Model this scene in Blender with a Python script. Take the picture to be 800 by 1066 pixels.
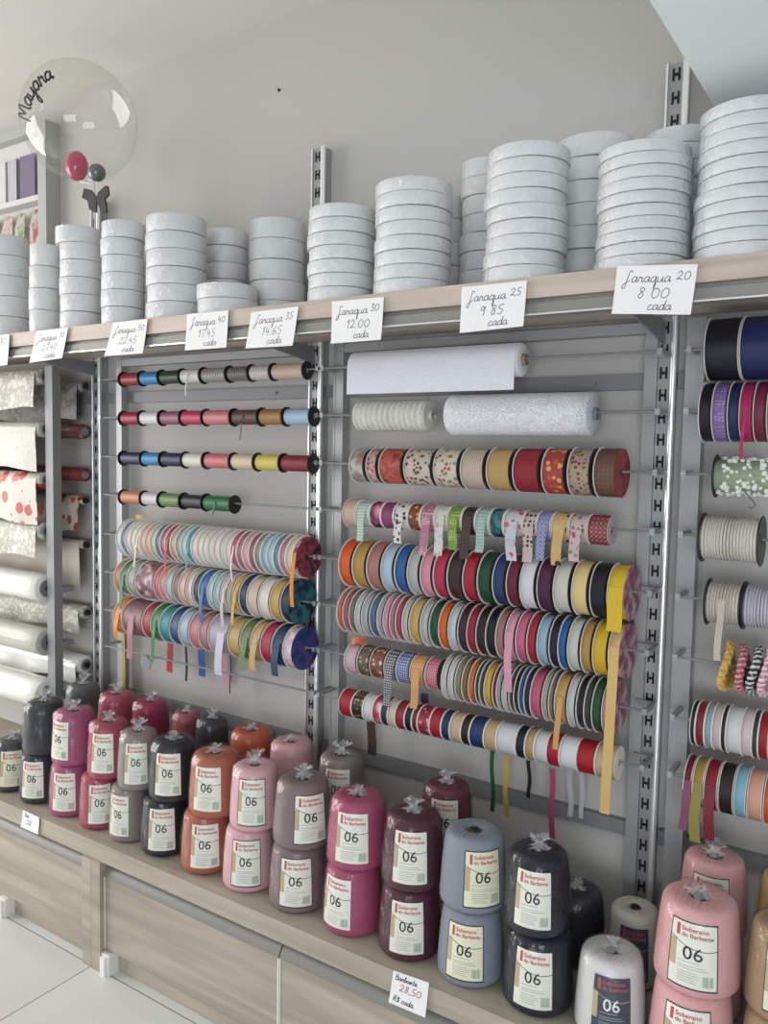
import bpy, math, random
from mathutils import Vector, Matrix
from math import sin, cos, pi, radians, atan2, sqrt
random.seed(7)
for o in list(bpy.data.objects): bpy.data.objects.remove(o)
SC = bpy.context.scene
COL = SC.collection

# ------------------------------------------------------------------ camera
F, YAW, PITCH, ROLL, HC = 857.0, radians(33.52), radians(4.19), radians(1.078), 1.377
FW = Vector((-sin(YAW)*cos(PITCH), cos(YAW)*cos(PITCH), -sin(PITCH)))
R0 = Vector((cos(YAW), sin(YAW), 0)); U0 = R0.cross(FW)
R2 = R0*cos(ROLL)+U0*sin(ROLL); U2 = -R0*sin(ROLL)+U0*cos(ROLL)
CP = Vector((0, 0, HC))
cam = bpy.data.cameras.new('camera'); cam.sensor_fit = 'HORIZONTAL'; cam.sensor_width = 36; cam.lens = F/800*36
cam.clip_start = .05
co = bpy.data.objects.new('camera', cam); COL.objects.link(co)
m = Matrix.Identity(4)
for i in range(3):
    m[i][0] = R2[i]; m[i][1] = U2[i]; m[i][2] = -FW[i]; m[i][3] = CP[i]
co.matrix_world = m
SC.camera = co
def ray(x, y): return FW+R2*(x-400)/F-U2*(y-533)/F
def atD(x, y, D): d = ray(x, y); return CP+d*(D/d.y)
def Xof(px, D, z):                    # X of the point at depth D, height z that shows at column px
    y = 500.0
    for _ in range(4):
        p = atD(px, y, D); q = Vector((p.x, D, z))-CP; t = q.dot(FW); y = 533-F*q.dot(U2)/t
    return atD(px, y, D).x

# ------------------------------------------------------------------ light
W = bpy.data.worlds.new('world'); SC.world = W; W.use_nodes = True
bg = W.node_tree.nodes['Background']; bg.inputs[0].default_value = (.84, .88, .94, 1); bg.inputs[1].default_value = .42
def area(name, loc, target, sx, sy, power, color):
    l = bpy.data.lights.new(name, 'AREA'); l.shape = 'RECTANGLE'; l.size = sx; l.size_y = sy; l.energy = power; l.color = color
    o = bpy.data.objects.new(name, l); COL.objects.link(o); o.location = loc
    o.rotation_euler = (Vector(target)-Vector(loc)).to_track_quat('-Z', 'Y').to_euler()
    return o
area('shopfront_daylight', (-4.6, 0.0, 1.35), (-1.6, 1.5, 1.1), 2.4, 2.0, 118, (1.0, .97, .93))
area('doorway_daylight', (.9, -2.6, .95), (-.8, 1.7, .95), 2.2, 1.2, 88, (.90, .95, 1.0))
SC.view_settings.view_transform = 'Standard'; SC.view_settings.look = 'None'
SC.view_settings.exposure = -0.22; SC.view_settings.gamma = 1.0; SC.view_settings.use_curve_mapping = False

# ------------------------------------------------------------------ materials
def lin(c):
    if isinstance(c, str):
        c = [int(c[i:i+2], 16)/255 for i in (0, 2, 4)]
    return tuple((v/12.92 if v <= .04045 else ((v+.055)/1.055)**2.4) for v in c)+(1,)
MC = {}
def mat(name, col, rough=.5, metal=0, spec=.5, coat=0, coat_rough=.1, bump=None, sheen=0, trans=0, alpha=1):
    if name in MC: return MC[name]
    m = bpy.data.materials.new(name); m.use_nodes = True; nt = m.node_tree; b = nt.nodes['Principled BSDF']
    b.inputs['Base Color'].default_value = lin(col); b.inputs['Roughness'].default_value = rough
    b.inputs['Metallic'].default_value = metal; b.inputs['Specular IOR Level'].default_value = spec
    b.inputs['Coat Weight'].default_value = coat; b.inputs['Coat Roughness'].default_value = coat_rough
    b.inputs['Sheen Weight'].default_value = sheen; b.inputs['Alpha'].default_value = alpha
    if bump:
        sc, st, kind = bump
        tc = nt.nodes.new('ShaderNodeTexCoord'); mp = nt.nodes.new('ShaderNodeMapping')
        nt.links.new(tc.outputs['Object'], mp.inputs[0])
        bp = nt.nodes.new('ShaderNodeBump'); bp.inputs['Strength'].default_value = st; bp.inputs['Distance'].default_value = .004
        if kind == 'noise':
            t = nt.nodes.new('ShaderNodeTexNoise'); t.inputs['Scale'].default_value = sc; out = t.outputs[0]
            t.inputs['Detail'].default_value = 3; nt.links.new(mp.outputs[0], t.inputs['Vector'])
        elif kind == 'crinkle':
            t = nt.nodes.new('ShaderNodeTexVoronoi'); t.feature = 'DISTANCE_TO_EDGE'; t.inputs['Scale'].default_value = sc; out = t.outputs[0]
            n = nt.nodes.new('ShaderNodeTexNoise'); n.inputs['Scale'].default_value = sc*1.3
            mx = nt.nodes.new('ShaderNodeMixRGB'); mx.inputs[0].default_value = .12
            nt.links.new(mp.outputs[0], mx.inputs[1]); nt.links.new(n.outputs[1], mx.inputs[2])
            nt.links.new(mp.outputs[0], n.inputs['Vector']); nt.links.new(mx.outputs[0], t.inputs['Vector'])
        elif kind in ('wavez', 'wavex'):
            t = nt.nodes.new('ShaderNodeTexWave'); t.bands_direction = 'Z' if kind == 'wavez' else 'X'; out = t.outputs[1]
            t.inputs['Scale'].default_value = sc; t.inputs['Distortion'].default_value = .6; nt.links.new(mp.outputs[0], t.inputs['Vector'])
        nt.links.new(out, bp.inputs['Height']); nt.links.new(bp.outputs[0], b.inputs['Normal'])
    MC[name] = m
    return m
def dk(c, k=.90):
    v = [int(c[i:i+2], 16) for i in (0, 2, 4)]; g = sum(v)/3
    return ''.join('%02x' % max(0, min(255, int(k*(x*.94+g*.06)))) for x in v)
def satin(c): return mat('satin_'+c, dk(c), .42, spec=.4, bump=(90, .12, 'noise'))
def cord(c): return mat('cord_'+c, c, .6, bump=(110, .9, 'wavex'))
def patt(kind, c1, c2, c3=None, sc=1.0):
    c1 = dk(c1, .86); c2 = dk(c2, .9); c3 = dk(c3, .9) if c3 else None
    name = 'print_%s_%s_%s_%s_%s' % (kind, c1, c2, c3, sc)
    if name in MC: return MC[name]
    m = mat(name, c1, .5); nt = m.node_tree; b = nt.nodes['Principled BSDF']; N = nt.nodes; L = nt.links
    tc = N.new('ShaderNodeTexCoord')
    def ramp(fac, stops, interp='CONSTANT'):
        r = N.new('ShaderNodeValToRGB'); r.color_ramp.interpolation = interp
        e = r.color_ramp.elements
        while len(e) < len(stops): e.new(.5)
        for k, (p, c) in enumerate(stops): e[k].position = p; e[k].color = lin(c)
        L.new(fac, r.inputs[0]); return r.outputs[0]
    if kind in ('check', 'plaid', 'zigzag'):
        s = N.new('ShaderNodeSeparateXYZ'); L.new(tc.outputs['Object'], s.inputs[0])
        def step(o, k, off=0.0, other=None, th=0.0):
            a = N.new('ShaderNodeMath'); a.operation = 'MULTIPLY'; a.inputs[1].default_value = k*sc; L.new(o, a.inputs[0]); a0 = a
            if other is not None:
                q = N.new('ShaderNodeMath'); q.operation = 'ADD'; L.new(a.outputs[0], q.inputs[0]); L.new(other, q.inputs[1]); a = q
            c = N.new('ShaderNodeMath'); c.operation = 'SINE'; L.new(a.outputs[0], c.inputs[0])
            g = N.new('ShaderNodeMath'); g.operation = 'GREATER_THAN'; g.inputs[1].default_value = th; L.new(c.outputs[0], g.inputs[0]); return g.outputs[0]
        if kind == 'zigzag':
            p = N.new('ShaderNodeMath'); p.operation = 'PINGPONG'; p.inputs[1].default_value = .004; L.new(s.outputs[0], p.inputs[0])
            q = N.new('ShaderNodeMath'); q.operation = 'MULTIPLY'; q.inputs[1].default_value = 900; L.new(p.outputs[0], q.inputs[0])
            o = step(s.outputs[2], 900, other=q.outputs[0]); col = ramp(o, [(0, c1), (.5, c2)])
        else:
            k = 1050 if kind == 'check' else 700
            a1 = step(s.outputs[0], k); a2 = step(s.outputs[2], k)
            ad = N.new('ShaderNodeMath'); ad.operation = 'ADD'; L.new(a1, ad.inputs[0]); L.new(a2, ad.inputs[1])
            hf = N.new('ShaderNodeMath'); hf.operation = 'MULTIPLY'; hf.inputs[1].default_value = .45; L.new(ad.outputs[0], hf.inputs[0])
            col = ramp(hf.outputs[0], [(0, c1), (.3, c3 or c2), (.7, c2)])
    elif kind == 'floral':
        v = N.new('ShaderNodeTexVoronoi'); v.inputs['Scale'].default_value = 105*sc; L.new(tc.outputs['Object'], v.inputs['Vector'])
        sp = N.new('ShaderNodeSeparateColor'); L.new(v.outputs['Color'], sp.inputs[0])
        c = ramp(sp.outputs[0], [(0, c2), (.35, c3 or c2), (.6, c1)])
        ms = ramp(v.outputs['Distance'], [(0, 'ffffff'), (.46, '000000')])
        mx = N.new('ShaderNodeMixRGB'); L.new(ms, mx.inputs[0]); mx.inputs[1].default_value = lin(c1); L.new(c, mx.inputs[2]); col = mx.outputs[0]
    elif kind == 'dots':
        v = N.new('ShaderNodeTexVoronoi'); v.inputs['Scale'].default_value = 170*sc; v.inputs['Randomness'].default_value = .25
        L.new(tc.outputs['Object'], v.inputs['Vector']); col = ramp(v.outputs['Distance'], [(0, c2), (.36, c1)])
    elif kind == 'stripe':
        w = N.new('ShaderNodeTexWave'); w.bands_direction = 'X'; w.inputs['Scale'].default_value = 55*sc; L.new(tc.outputs['Object'], w.inputs['Vector'])
        col = ramp(w.outputs[1], [(0, c1), (.55, c2)])
    elif kind == 'swirl':
        n = N.new('ShaderNodeTexNoise'); n.inputs['Scale'].default_value = 38*sc; L.new(tc.outputs['Object'], n.inputs['Vector'])
        col = ramp(n.outputs[0], [(.36, c1), (.5, c2), (.62, c3 or c2)], 'LINEAR')
    L.new(col, b.inputs['Base Color'])
    return m
def wood(name, c1, c2, scale=1.0):
    m = mat(name, c1, .5); nt = m.node_tree; N = nt.nodes; L = nt.links; b = N['Principled BSDF']
    tc = N.new('ShaderNodeTexCoord'); mp = N.new('ShaderNodeMapping'); mp.inputs['Scale'].default_value = (1.2*scale, 12*scale, 16*scale)
    mp.inputs['Rotation'].default_value = (0, radians(4), 0)
    L.new(tc.outputs['Object'], mp.inputs[0])
    n = N.new('ShaderNodeTexNoise'); n.inputs['Scale'].default_value = 1.6; n.inputs['Detail'].default_value = 6; n.inputs['Distortion'].default_value = .6
    L.new(mp.outputs[0], n.inputs['Vector'])
    r = N.new('ShaderNodeValToRGB'); r.color_ramp.elements[0].position = .34; r.color_ramp.elements[1].position = .66
    r.color_ramp.elements[0].color = lin(c2); r.color_ramp.elements[1].color = lin(c1)
    L.new(n.outputs[0], r.inputs[0]); L.new(r.outputs[0], b.inputs['Base Color'])
    return m
M_wall = mat('wall_paint', 'b4b2af', .85, bump=(14, .05, 'noise'))
M_ceil = mat('ceiling_paint', 'd8d6d0', .9)
M_soff = mat('soffit_paint', 'f2f7f8', .8)
M_oak = wood('grey_oak', 'b3aa9c', '988f82')
M_oakp = wood('pinkish_oak', 'c3b4a9', 'a89a90')
M_edge = mat('white_edging', 'e6e4de', .4)
M_steel = mat('galvanised_steel', 'a0a2a4', .42, metal=.4, bump=(40, .08, 'noise'))
M_dsteel = mat('dull_grey_steel', '808285', .55, metal=.15)
M_chrome = mat('bright_steel', 'f2f4f5', .25, metal=.6)
M_alu = mat('grey_aluminium', '86847f', .5, metal=.15)
M_black = mat('black_plastic', '1c1c1e', .4)
M_dark = mat('slot_shadow_black', '131315', .8)
M_card = mat('white_card', 'e8e4de', .6)
M_white = mat('white_ribbon_roll', 'cdd0d2', .45, coat=.9, coat_rough=.15, bump=(26, .35, 'crinkle'))
nt = M_white.node_tree; b_ = nt.nodes['Principled BSDF']; l_ = b_.inputs['Normal'].links[0]; bpn = l_.from_node
bpn.inputs['Strength'].default_value = 1.0; bpn.inputs['Distance'].default_value = .022
nt.links.new(bpn.outputs[0], b_.inputs['Coat Normal']); nt.links.remove(l_)
M_paper = mat('price_card_paper', 'e6e5e6', .7)
M_ink = mat('dark_blue_ink', '2c2f3d', .6)
M_redink = mat('red_ink', 'a0304a', .6)

# ------------------------------------------------------------------ mesh helpers
class MB:
    def __init__(s): s.v = []; s.f = []; s.mi = []
    def add(s, vs, fs, mi=0):
        n = len(s.v); s.v += [tuple(v) for v in vs]; s.f += [tuple(i+n for i in f) for f in fs]; s.mi += [mi]*len(fs); return s
    def box(s, x0, x1, y0, y1, z0, z1, mi=0):
        vs = [(x, y, z) for x in (x0, x1) for y in (y0, y1) for z in (z0, z1)]
        return s.add(vs, [(0, 1, 3, 2), (4, 6, 7, 5), (0, 4, 5, 1), (2, 3, 7, 6), (0, 2, 6, 4), (1, 5, 7, 3)], mi)
    def lathe(s, prof, axis='X', n=40, c=(0, 0, 0), closed=False, mi=0):
        vs = []; fs = []
        for (a, r) in prof:
            for k in range(n):
                t = 2*pi*k/n
                if axis == 'X': vs.append((c[0]+a, c[1]-r*cos(t), c[2]+r*sin(t)))
                elif axis == 'Z': vs.append((c[0]+r*sin(t), c[1]-r*cos(t), c[2]+a))
                else: vs.append((c[0]+r*cos(t), c[1]+a, c[2]+r*sin(t)))
        m = len(prof)
        for i in range(m if closed else m-1):
            j = (i+1) % m
            for k in range(n):
                l = (k+1) % n
                fs.append((i*n+k, i*n+l, j*n+l, j*n+k))
        return s.add(vs, fs, mi)
    def tube(s, pts, r, n=8, mi=0):
        pts = [Vector(p) for p in pts]; rings = []
        for i, p in enumerate(pts):
            d = (pts[min(i+1, len(pts)-1)]-pts[max(i-1, 0)]).normalized()
            a = d.orthogonal().normalized() if i == 0 else (rings_a-d*rings_a.dot(d)).normalized()
            rings_a = a; b = d.cross(a)
            rings.append([p+(a*cos(2*pi*k/n)+b*sin(2*pi*k/n))*r for k in range(n)])
        vs = [v for g in rings for v in g]; fs = []
        for i in range(len(rings)-1):
            for k in range(n):
                l = (k+1) % n; fs.append((i*n+k, i*n+l, (i+1)*n+l, (i+1)*n+k))
        fs.append(tuple(range(n))[::-1]); fs.append(tuple((len(rings)-1)*n+k for k in range(n)))
        return s.add(vs, fs, mi)
    def strip(s, pts, w, th=.0006, axis=(1, 0, 0), mi=0):      # ribbon of width w along pts, width direction axis
        ax = Vector(axis)*w/2; pts = [Vector(p) for p in pts]; vs = []; fs = []
        for i, p in enumerate(pts):
            d = (pts[min(i+1, len(pts)-1)]-pts[max(i-1, 0)]).normalized(); nrm = d.cross(Vector(axis)).normalized()*th/2
            vs += [p-ax-nrm, p+ax-nrm, p+ax+nrm, p-ax+nrm]
        for i in range(len(pts)-1):
            a = i*4; b = a+4
            for k in range(4):
                l = (k+1) % 4; fs.append((a+k, a+l, b+l, b+k))
        fs.append((3, 2, 1, 0)); e = (len(pts)-1)*4; fs.append((e, e+1, e+2, e+3))
        return s.add(vs, fs, mi)
    def mesh(s, name, mats, smooth=True, angle=38):
        me = bpy.data.meshes.new(name); me.from_pydata(s.v, [], s.f); me.update()
        if not isinstance(mats, (list, tuple)): mats = [mats]
        for mm in mats: me.materials.append(mm)
        if any(s.mi): me.polygons.foreach_set('material_index', s.mi)
        if smooth:
            me.polygons.foreach_set('use_smooth', [True]*len(s.f)); me.set_sharp_from_angle(angle=radians(angle))
        me.validate(); return me
    def build(s, name, mats, parent=None, loc=None, smooth=True, angle=38):
        return link(name, s.mesh(name, mats, smooth, angle), parent, loc)
def link(name, me, parent=None, loc=None, material=None):
    o = bpy.data.objects.new(name, me); COL.objects.link(o)
    if parent: o.parent = parent
    if loc: o.location = loc
    if material:
        o.material_slots[0].link = 'OBJECT'; o.material_slots[0].material = material
    return o
def tag(o, label, cat, group=None, kind=None):
    o['label'] = label; o['category'] = cat
    if group: o['group'] = group
    if kind: o['kind'] = kind
    return o
def thing(name, label, cat, loc=(0, 0, 0), group=None):
    o = bpy.data.objects.new(name, None); COL.objects.link(o); o.location = loc; o.empty_display_size = .03
    return tag(o, label, cat, group)
def struct(o): o['kind'] = 'structure'; return o
ORD = ['zeroth','first','second','third','fourth','fifth','sixth','seventh','eighth','ninth','tenth','eleventh','twelfth','thirteenth','fourteenth','fifteenth','sixteenth','seventeenth','eighteenth','nineteenth','twentieth','twenty-first','twenty-second','twenty-third','twenty-fourth','twenty-fifth','twenty-sixth','twenty-seventh','twenty-eighth','twenty-ninth','thirtieth','thirty-first','thirty-second','thirty-third','thirty-fourth','thirty-fifth']

# ------------------------------------------------------------------ room
WD = 1.75; CZ = 2.535
struct(MB().box(-5.2, 1.6, WD, WD+.12, 0, CZ).build('wall_back', M_wall, smooth=False))
struct(MB().box(-5.2, 1.6, -3.4, WD+.12, CZ, CZ+.1).build('ceiling', M_ceil, smooth=False))
fl = MB().box(-5.2, 1.6, -3.4, WD+.12, -.1, 0).build('floor', None, smooth=False)
M_tile = mat('pale_floor_tile', 'd6d9d6', .22, spec=.5); nt = M_tile.node_tree; N = nt.nodes; L = nt.links
tc = N.new('ShaderNodeTexCoord'); mp = N.new('ShaderNodeMapping'); mp.inputs['Location'].default_value = (1.785+3.0, .470+3.0, 0); L.new(tc.outputs['Object'], mp.inputs[0])
br = N.new('ShaderNodeTexBrick'); br.offset = 0; br.inputs['Scale'].default_value = 1; br.inputs['Brick Width'].default_value = .6; br.inputs['Row Height'].default_value = .6
br.inputs['Mortar Size'].default_value = .0022; br.inputs['Color1'].default_value = lin('d9dbd8'); br.inputs['Color2'].default_value = lin('d4d6d3'); br.inputs['Mortar'].default_value = lin('94948e')
L.new(mp.outputs[0], br.inputs['Vector']); L.new(br.outputs[0], N['Principled BSDF'].inputs['Base Color'])
fl.data.materials.clear(); fl.data.materials.append(M_tile); struct(fl)
struct(MB().box(-.357, 1.6, -3.4, WD, 2.0, CZ-.001).build('trim_1', M_soff, smooth=False))
d_ = MB().lathe([(0, 0), (0, .004), (-.004, .004), (-.006, .002), (-.006, 0)], 'Y', 12)
p = atD(291, 94, WD); tag(d_.build('wall_screw', M_black, loc=(p.x, WD, p.z)), 'small dark screw head alone high on the bare wall', 'screw')

# ------------------------------------------------------------------ uprights, crossbars, shelf
UX = [-2.261, -1.361, -.461]
CT = .345
def upright(X, label, ztop=2.154):
    t = thing('slotted_upright', label, 'wall upright', (X, WD, CT), 'slotted steel wall uprights')
    h = ztop-CT
    MB().box(-.017, .013, -.032, -.028, 0, h).build('front_plate', M_steel, t, smooth=False)
    b = MB().box(.0135, .018, -.034, -.0005, 0, h).box(-.0215, -.0175, -.034, -.0005, 0, h); b.build('channel_side', M_steel, t, smooth=False)
    MB().lathe([(0, 0), (0, .0068), (h, .0068), (h, 0)], 'Z', 16, c=(.0175, -.0355, 0)).build('rounded_edge', M_chrome, t)
    MB().lathe([(0, 0), (0, .0026), (h, .0026), (h, 0)], 'Z', 12, c=(-.0195, -.0345, 0)).build('rounded_edge', M_chrome, t)
    s = MB(); z = .02
    while z < h-.03:
        s.box(-.0095, -.0055, -.0335, -.0322, z, z+.024); s.box(.0015, .0055, -.0335, -.0322, z, z+.024); s.box(-.0055, .0015, -.0335, -.0322, z+.009, z+.0145); z += .045
    s.build('slots', M_dark, t, smooth=False)
upright(UX[0], 'slotted steel wall upright left of the cord bobbins')
upright(UX[1], 'slotted steel wall upright between the left and middle ribbon racks')
upright(UX[2], 'slotted steel wall upright with its top showing beside the tallest stacks')
upright(UX[0]-.9, 'slotted steel wall upright among the rolls of tablecloth far left')
for k, (a, b, nm) in enumerate([(UX[0]-.9, UX[0], 'behind the tablecloth rolls'), (UX[0], UX[1], 'behind the left ribbon rack'), (UX[1], UX[2], 'behind the middle ribbon rack'), (UX[2], UX[2]+.9, 'behind the right ribbon rack')]):
    for z, nz in ((1.532, 'upper'), (.575, 'lower')):
        c = MB().box(a+.023, b-.023, WD-.018, WD-.0005, z-.016, z+.016)
        c.lathe([(-.0225, 0), (-.0225, .004), (-.018, .0045)], 'Y', 10, c=(a+.15, WD, z)).lathe([(-.0225, 0), (-.0225, .004), (-.018, .0045)], 'Y', 10, c=(b-.15, WD, z))
        tag(c.build('crossbar', M_dsteel, smooth=False), '%s grey steel crossbar %s' % (nz, nm), 'crossbar', 'grey crossbars on the wall')
SZ = 1.696
sh = thing('ribbon_shelf', 'long wood-effect shelf carrying the stacks of white ribbon rolls', 'shelf', (-1.5, 1.4, SZ))
MB().box(-2.2, 2.3, .0, .3145, -.038, 0).build('board', M_oakp, sh, smooth=False)
MB().box(-2.2, 2.3, .012, .045, -.046, -.0385).box(-2.2, 2.3, .004, .030, -.068, -.0465).build('front_rail', M_alu, sh, smooth=False)
MB().box(-2.2, 2.3, .0005, .0035, -.0685, -.0655).build('rail_lip', M_chrome, sh, smooth=False)
for X in UX:
    b = MB(); x0, x1 = X+1.5-.004, X+1.5+.000
    pr_ = [(.312, -.0475), (.06, -.0475), (.06, -.060), (.312, -.092)]
    b.add([(x, y, z) for x in (x0, x1) for (y, z) in pr_], [(0, 1, 2, 3), (7, 6, 5, 4), (0, 4, 5, 1), (1, 5, 6, 2), (2, 6, 7, 3), (3, 7, 4, 0)])
    b.build('bracket', M_dsteel, sh, smooth=False)

# ------------------------------------------------------------------ cabinets under the counter
ct = tag(MB().box(-3.6, 1.0, 0, .419, -.048, 0).build('countertop', M_oak, loc=(0, 1.33, CT), smooth=False), 'long grey wood-effect counter slab carrying the yarn cones', 'countertop')
def cabinet(x0, x1, label, nd=2):
    t = thing('drawer_cabinet', label, 'cabinet', (x0, 1.322, 0), 'grey oak drawer cabinets under the counter')
    w = x1-x0; top = CT-.0485
    for a in (0, w-.037): MB().box(a+.0005, a+.0365, 0, .41, .0, top).build('side_panel', M_oak, t, smooth=False)
    MB().box(.037, w-.037, .035, .05, 0, .06).build('plinth', M_oak, t, smooth=False)
    MB().box(.037, w-.037, .40, .415, .06, top).build('back_panel', M_oak, t, smooth=False)
    for a in (.038, .850): MB().box(a, a+.03, .003, .034, 0, .055).box(a+.004, a+.022, -.006, .0025, 0, .05).build('foot', M_edge, t, smooth=False)
    iw = (w-.074)/nd
    for k in range(nd):
        a = .037+k*iw
        d = MB().box(a+.002, a+iw-.006, .015, .033, .0605, top-.042).box(a+.02, a+iw-.02, .0335, .38, .08, .2).build('drawer', M_oak, t, smooth=False)
        MB().box(a+iw-.0059, a+iw-.003, .013, .033, .0605, top-.042).box(a+.0003, a+.0019, .013, .033, .0605, top-.042).build('white_edge', M_edge, d, smooth=False)
        pf = [(.03, -.040), (.013, -.041), (.013, -.037), (.019, -.024), (.028, -.014), (.032, -.014)]
        hb = MB(); n = len(pf)
        hb.add([(x, y, top+z) for x in (a+.001, a+iw-.003) for (y, z) in pf], [tuple(range(n))[::-1], tuple(range(n, 2*n))]+[(i, (i+1) % n, n+(i+1) % n, n+i) for i in range(n)])
        hb.build('handle', M_alu, d, angle=60)
    return t
cabinet(-1.778, -.50, 'grey oak cabinet below the grey and navy yarn cones, its foot showing')
cabinet(-3.056, -1.778, 'grey oak cabinet at the left, below the magenta and black cones')

# ------------------------------------------------------------------ racks
HOLE = .007; RODUP = .003
RZ = [0, 1.578, 1.462, 1.343, 1.226, 1.104, .985, .866, .751]
AX = 1.64
RACKN = {'L': 'left rack', 'M': 'middle rack', 'R': 'right rack'}
FR = {'L': (Xof(121, 1.705, 1.5), Xof(349, 1.705, 1.5)-.0006), 'M': (Xof(349, 1.705, 1.5), Xof(683, 1.705, 1.5)), 'R': (Xof(708, 1.705, 1.3), .33)}
for key, (a, b) in FR.items():
    t = thing('display_rack', {'L': 'steel rack frame holding cord bobbins above narrow ribbons, left', 'M': 'middle steel rack frame crowded with ribbon spools under the shelf', 'R': 'right steel rack frame holding navy reels and braided trims'}[key], 'display rack', (a, 1.66, CT), 'ribbon rack frames on the wall')
    w = b-a
    for x in (0, w-(.025 if key != 'L' else .005)): MB().box(x, x+(.036 if key == 'R' and x == 0 else .025 if not (key == 'L' and x > 0) else .007), .045, .071, 0, 1.307).build('frame_post', M_steel, t, smooth=False)
    MB().box(.0255, min(w-.0255, (-1.386-a) if key == 'L' else 9), .046, .070, 1.282, 1.304).build('top_rail', M_steel, t, smooth=False)
    for k in range(1, 9):
        z = RZ[k]-CT+RODUP
        ex = (.06 if key == 'M' and k == 1 else 0)
        rx = {'L': w-.0065, 'M': w+.020, 'R': w-.016}[key]
        for x in ((.018 if key == 'R' else .008), rx):
            h_ = MB().box(x, x+(.006 if x > .1 and key == 'L' else .008), -.026, .0445, z-.004, z+.004).box(x-.0005, x+(.0065 if x > .1 and key == 'L' else .009), -.028, -.0265, z-.006, z+.006)
            if key == 'M' and x > .1: h_.box(w-.012, x-.0001, .037, .0445, z-.004, z+.004)
            h_.build('rod_holder', M_steel, t, smooth=False)
        MB().lathe([(.012, 0), (.012, .0028), (rx, .0028), (rx, 0)], 'X', 12, c=(0, -.020, z)).build('rod', M_dsteel, t)
GRP = {'L': 'spools on the left rack', 'M': 'spools on the middle rack', 'R': 'spools on the right rack'}
mcache = {}
def ring_mesh(x0, x1, r, rim=.0006, hole=HOLE, n=44):
    key = ('ring', round(x1-x0, 3), round(r, 3), rim, hole)
    if key not in mcache:
        w = x1-x0
        mcache[key] = MB().lathe([(-w/2, hole), (-w/2, r-rim), (-w/2+rim, r), (w/2-rim, r), (w/2, r-rim), (w/2, hole)], 'X', n, closed=True).mesh('ring', M_card)
    return mcache[key]
def cord_mesh(w, r, turns, hole=HOLE):
    key = ('cord', round(w, 3), round(r, 3), turns)
    if key not in mcache:
        pf = [(-w/2, hole), (-w/2, r*.9)]
        for i in range(turns):
            for j in range(5):
                u = (i+j/5)/turns; pf.append((-w/2+w*u, r*(.93+.07*abs(sin(pi*j/5)))))
        pf += [(w/2, r*.9), (w/2, hole)]
        mcache[key] = MB().lathe(pf, 'X', 40, closed=True).mesh('cord', M_card, angle=80)
    return mcache[key]
def tail_build(root, r, w, m, bottom_z, z0, start=.0, twist=.004, dx=0, name='ribbon_tail', top=.3):
    # from the winding's front, down past the rods below
    pts = []
    for k in range(5):
        a = top*(1-k/4); pts.append((dx, -(r+.0016)*cos(a), (r+.0016)*sin(a)))
    L_ = z0-bottom_z; n = 10; ph = random.random()*6
    for k in range(1, n+1):
        u = k/n; pts.append((dx+twist*sin(u*3+ph)*u, -(r+.0016)-.006*min(1, u*3)-.002*sin(u*5+ph)*u, -L_*u))
    MB().strip(pts, w, .0006).build(name, m, root)
def loc_z(px, py, D): return atD(px, py, D).z
def spool(key, k, idx, x0, x1, R, cname, m, tail=None, style='card', face=None, right_open=False):
    w = x1-x0; c = (x0+x1)/2; z = RZ[k]
    rn = {1: 'top', 8: 'bottom'}.get(k, ORD[k])
    noun = {'card': 'ribbon spool', 'bobbin': 'cord bobbin', 'reel': 'reel'}[style]
    lab = '%s %s, %s from the left, %s rod, %s' % (cname, noun, ORD[idx], rn, RACKN[key])
    t = thing({'card': 'ribbon_spool', 'bobbin': 'cord_bobbin', 'reel': 'trim_reel'}[style], lab, {'card': 'ribbon spool', 'bobbin': 'bobbin', 'reel': 'reel'}[style], (c, AX, z), GRP[key])
    f = (.0010 if w > .012 else .0008) if style == 'card' else .0022
    if style == 'card':
        ri = R*.942
        link('ribbon', ring_mesh(0, w-2*f-.0004, ri, .0012), t, material=m)
        link('flange', ring_mesh(0, f, R, .0003), t, (-w/2+f/2, 0, 0))
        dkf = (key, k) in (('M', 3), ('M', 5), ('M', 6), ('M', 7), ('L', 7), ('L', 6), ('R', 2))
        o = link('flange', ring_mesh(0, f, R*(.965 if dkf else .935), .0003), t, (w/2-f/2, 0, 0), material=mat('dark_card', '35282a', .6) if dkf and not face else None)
        if face: o.material_slots[0].link = 'OBJECT'; o.material_slots[0].material = face
        rr = ri
    else:
        rr = R*(.80 if style == 'bobbin' else .87)
        link('cord', cord_mesh(w-2*f-.0004, rr, max(3, int(w/.006))) if style == 'reel' else ring_mesh(0, w-2*f-.0004, rr, .004), t, material=m)
        for s in (-1, 1): link('flange', ring_mesh(0, f, R, .0006), t, (s*(w/2-f/2), 0, 0), material=M_black)
    if tail:
        bz = tail[0]; tw = tail[1] if len(tail) > 1 else w*.8; tm = tail[2] if len(tail) > 2 else m
        tail_build(t, rr, tw, tm, bz, z, dx=tail[3] if len(tail) > 3 else 0)
    return t
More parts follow.
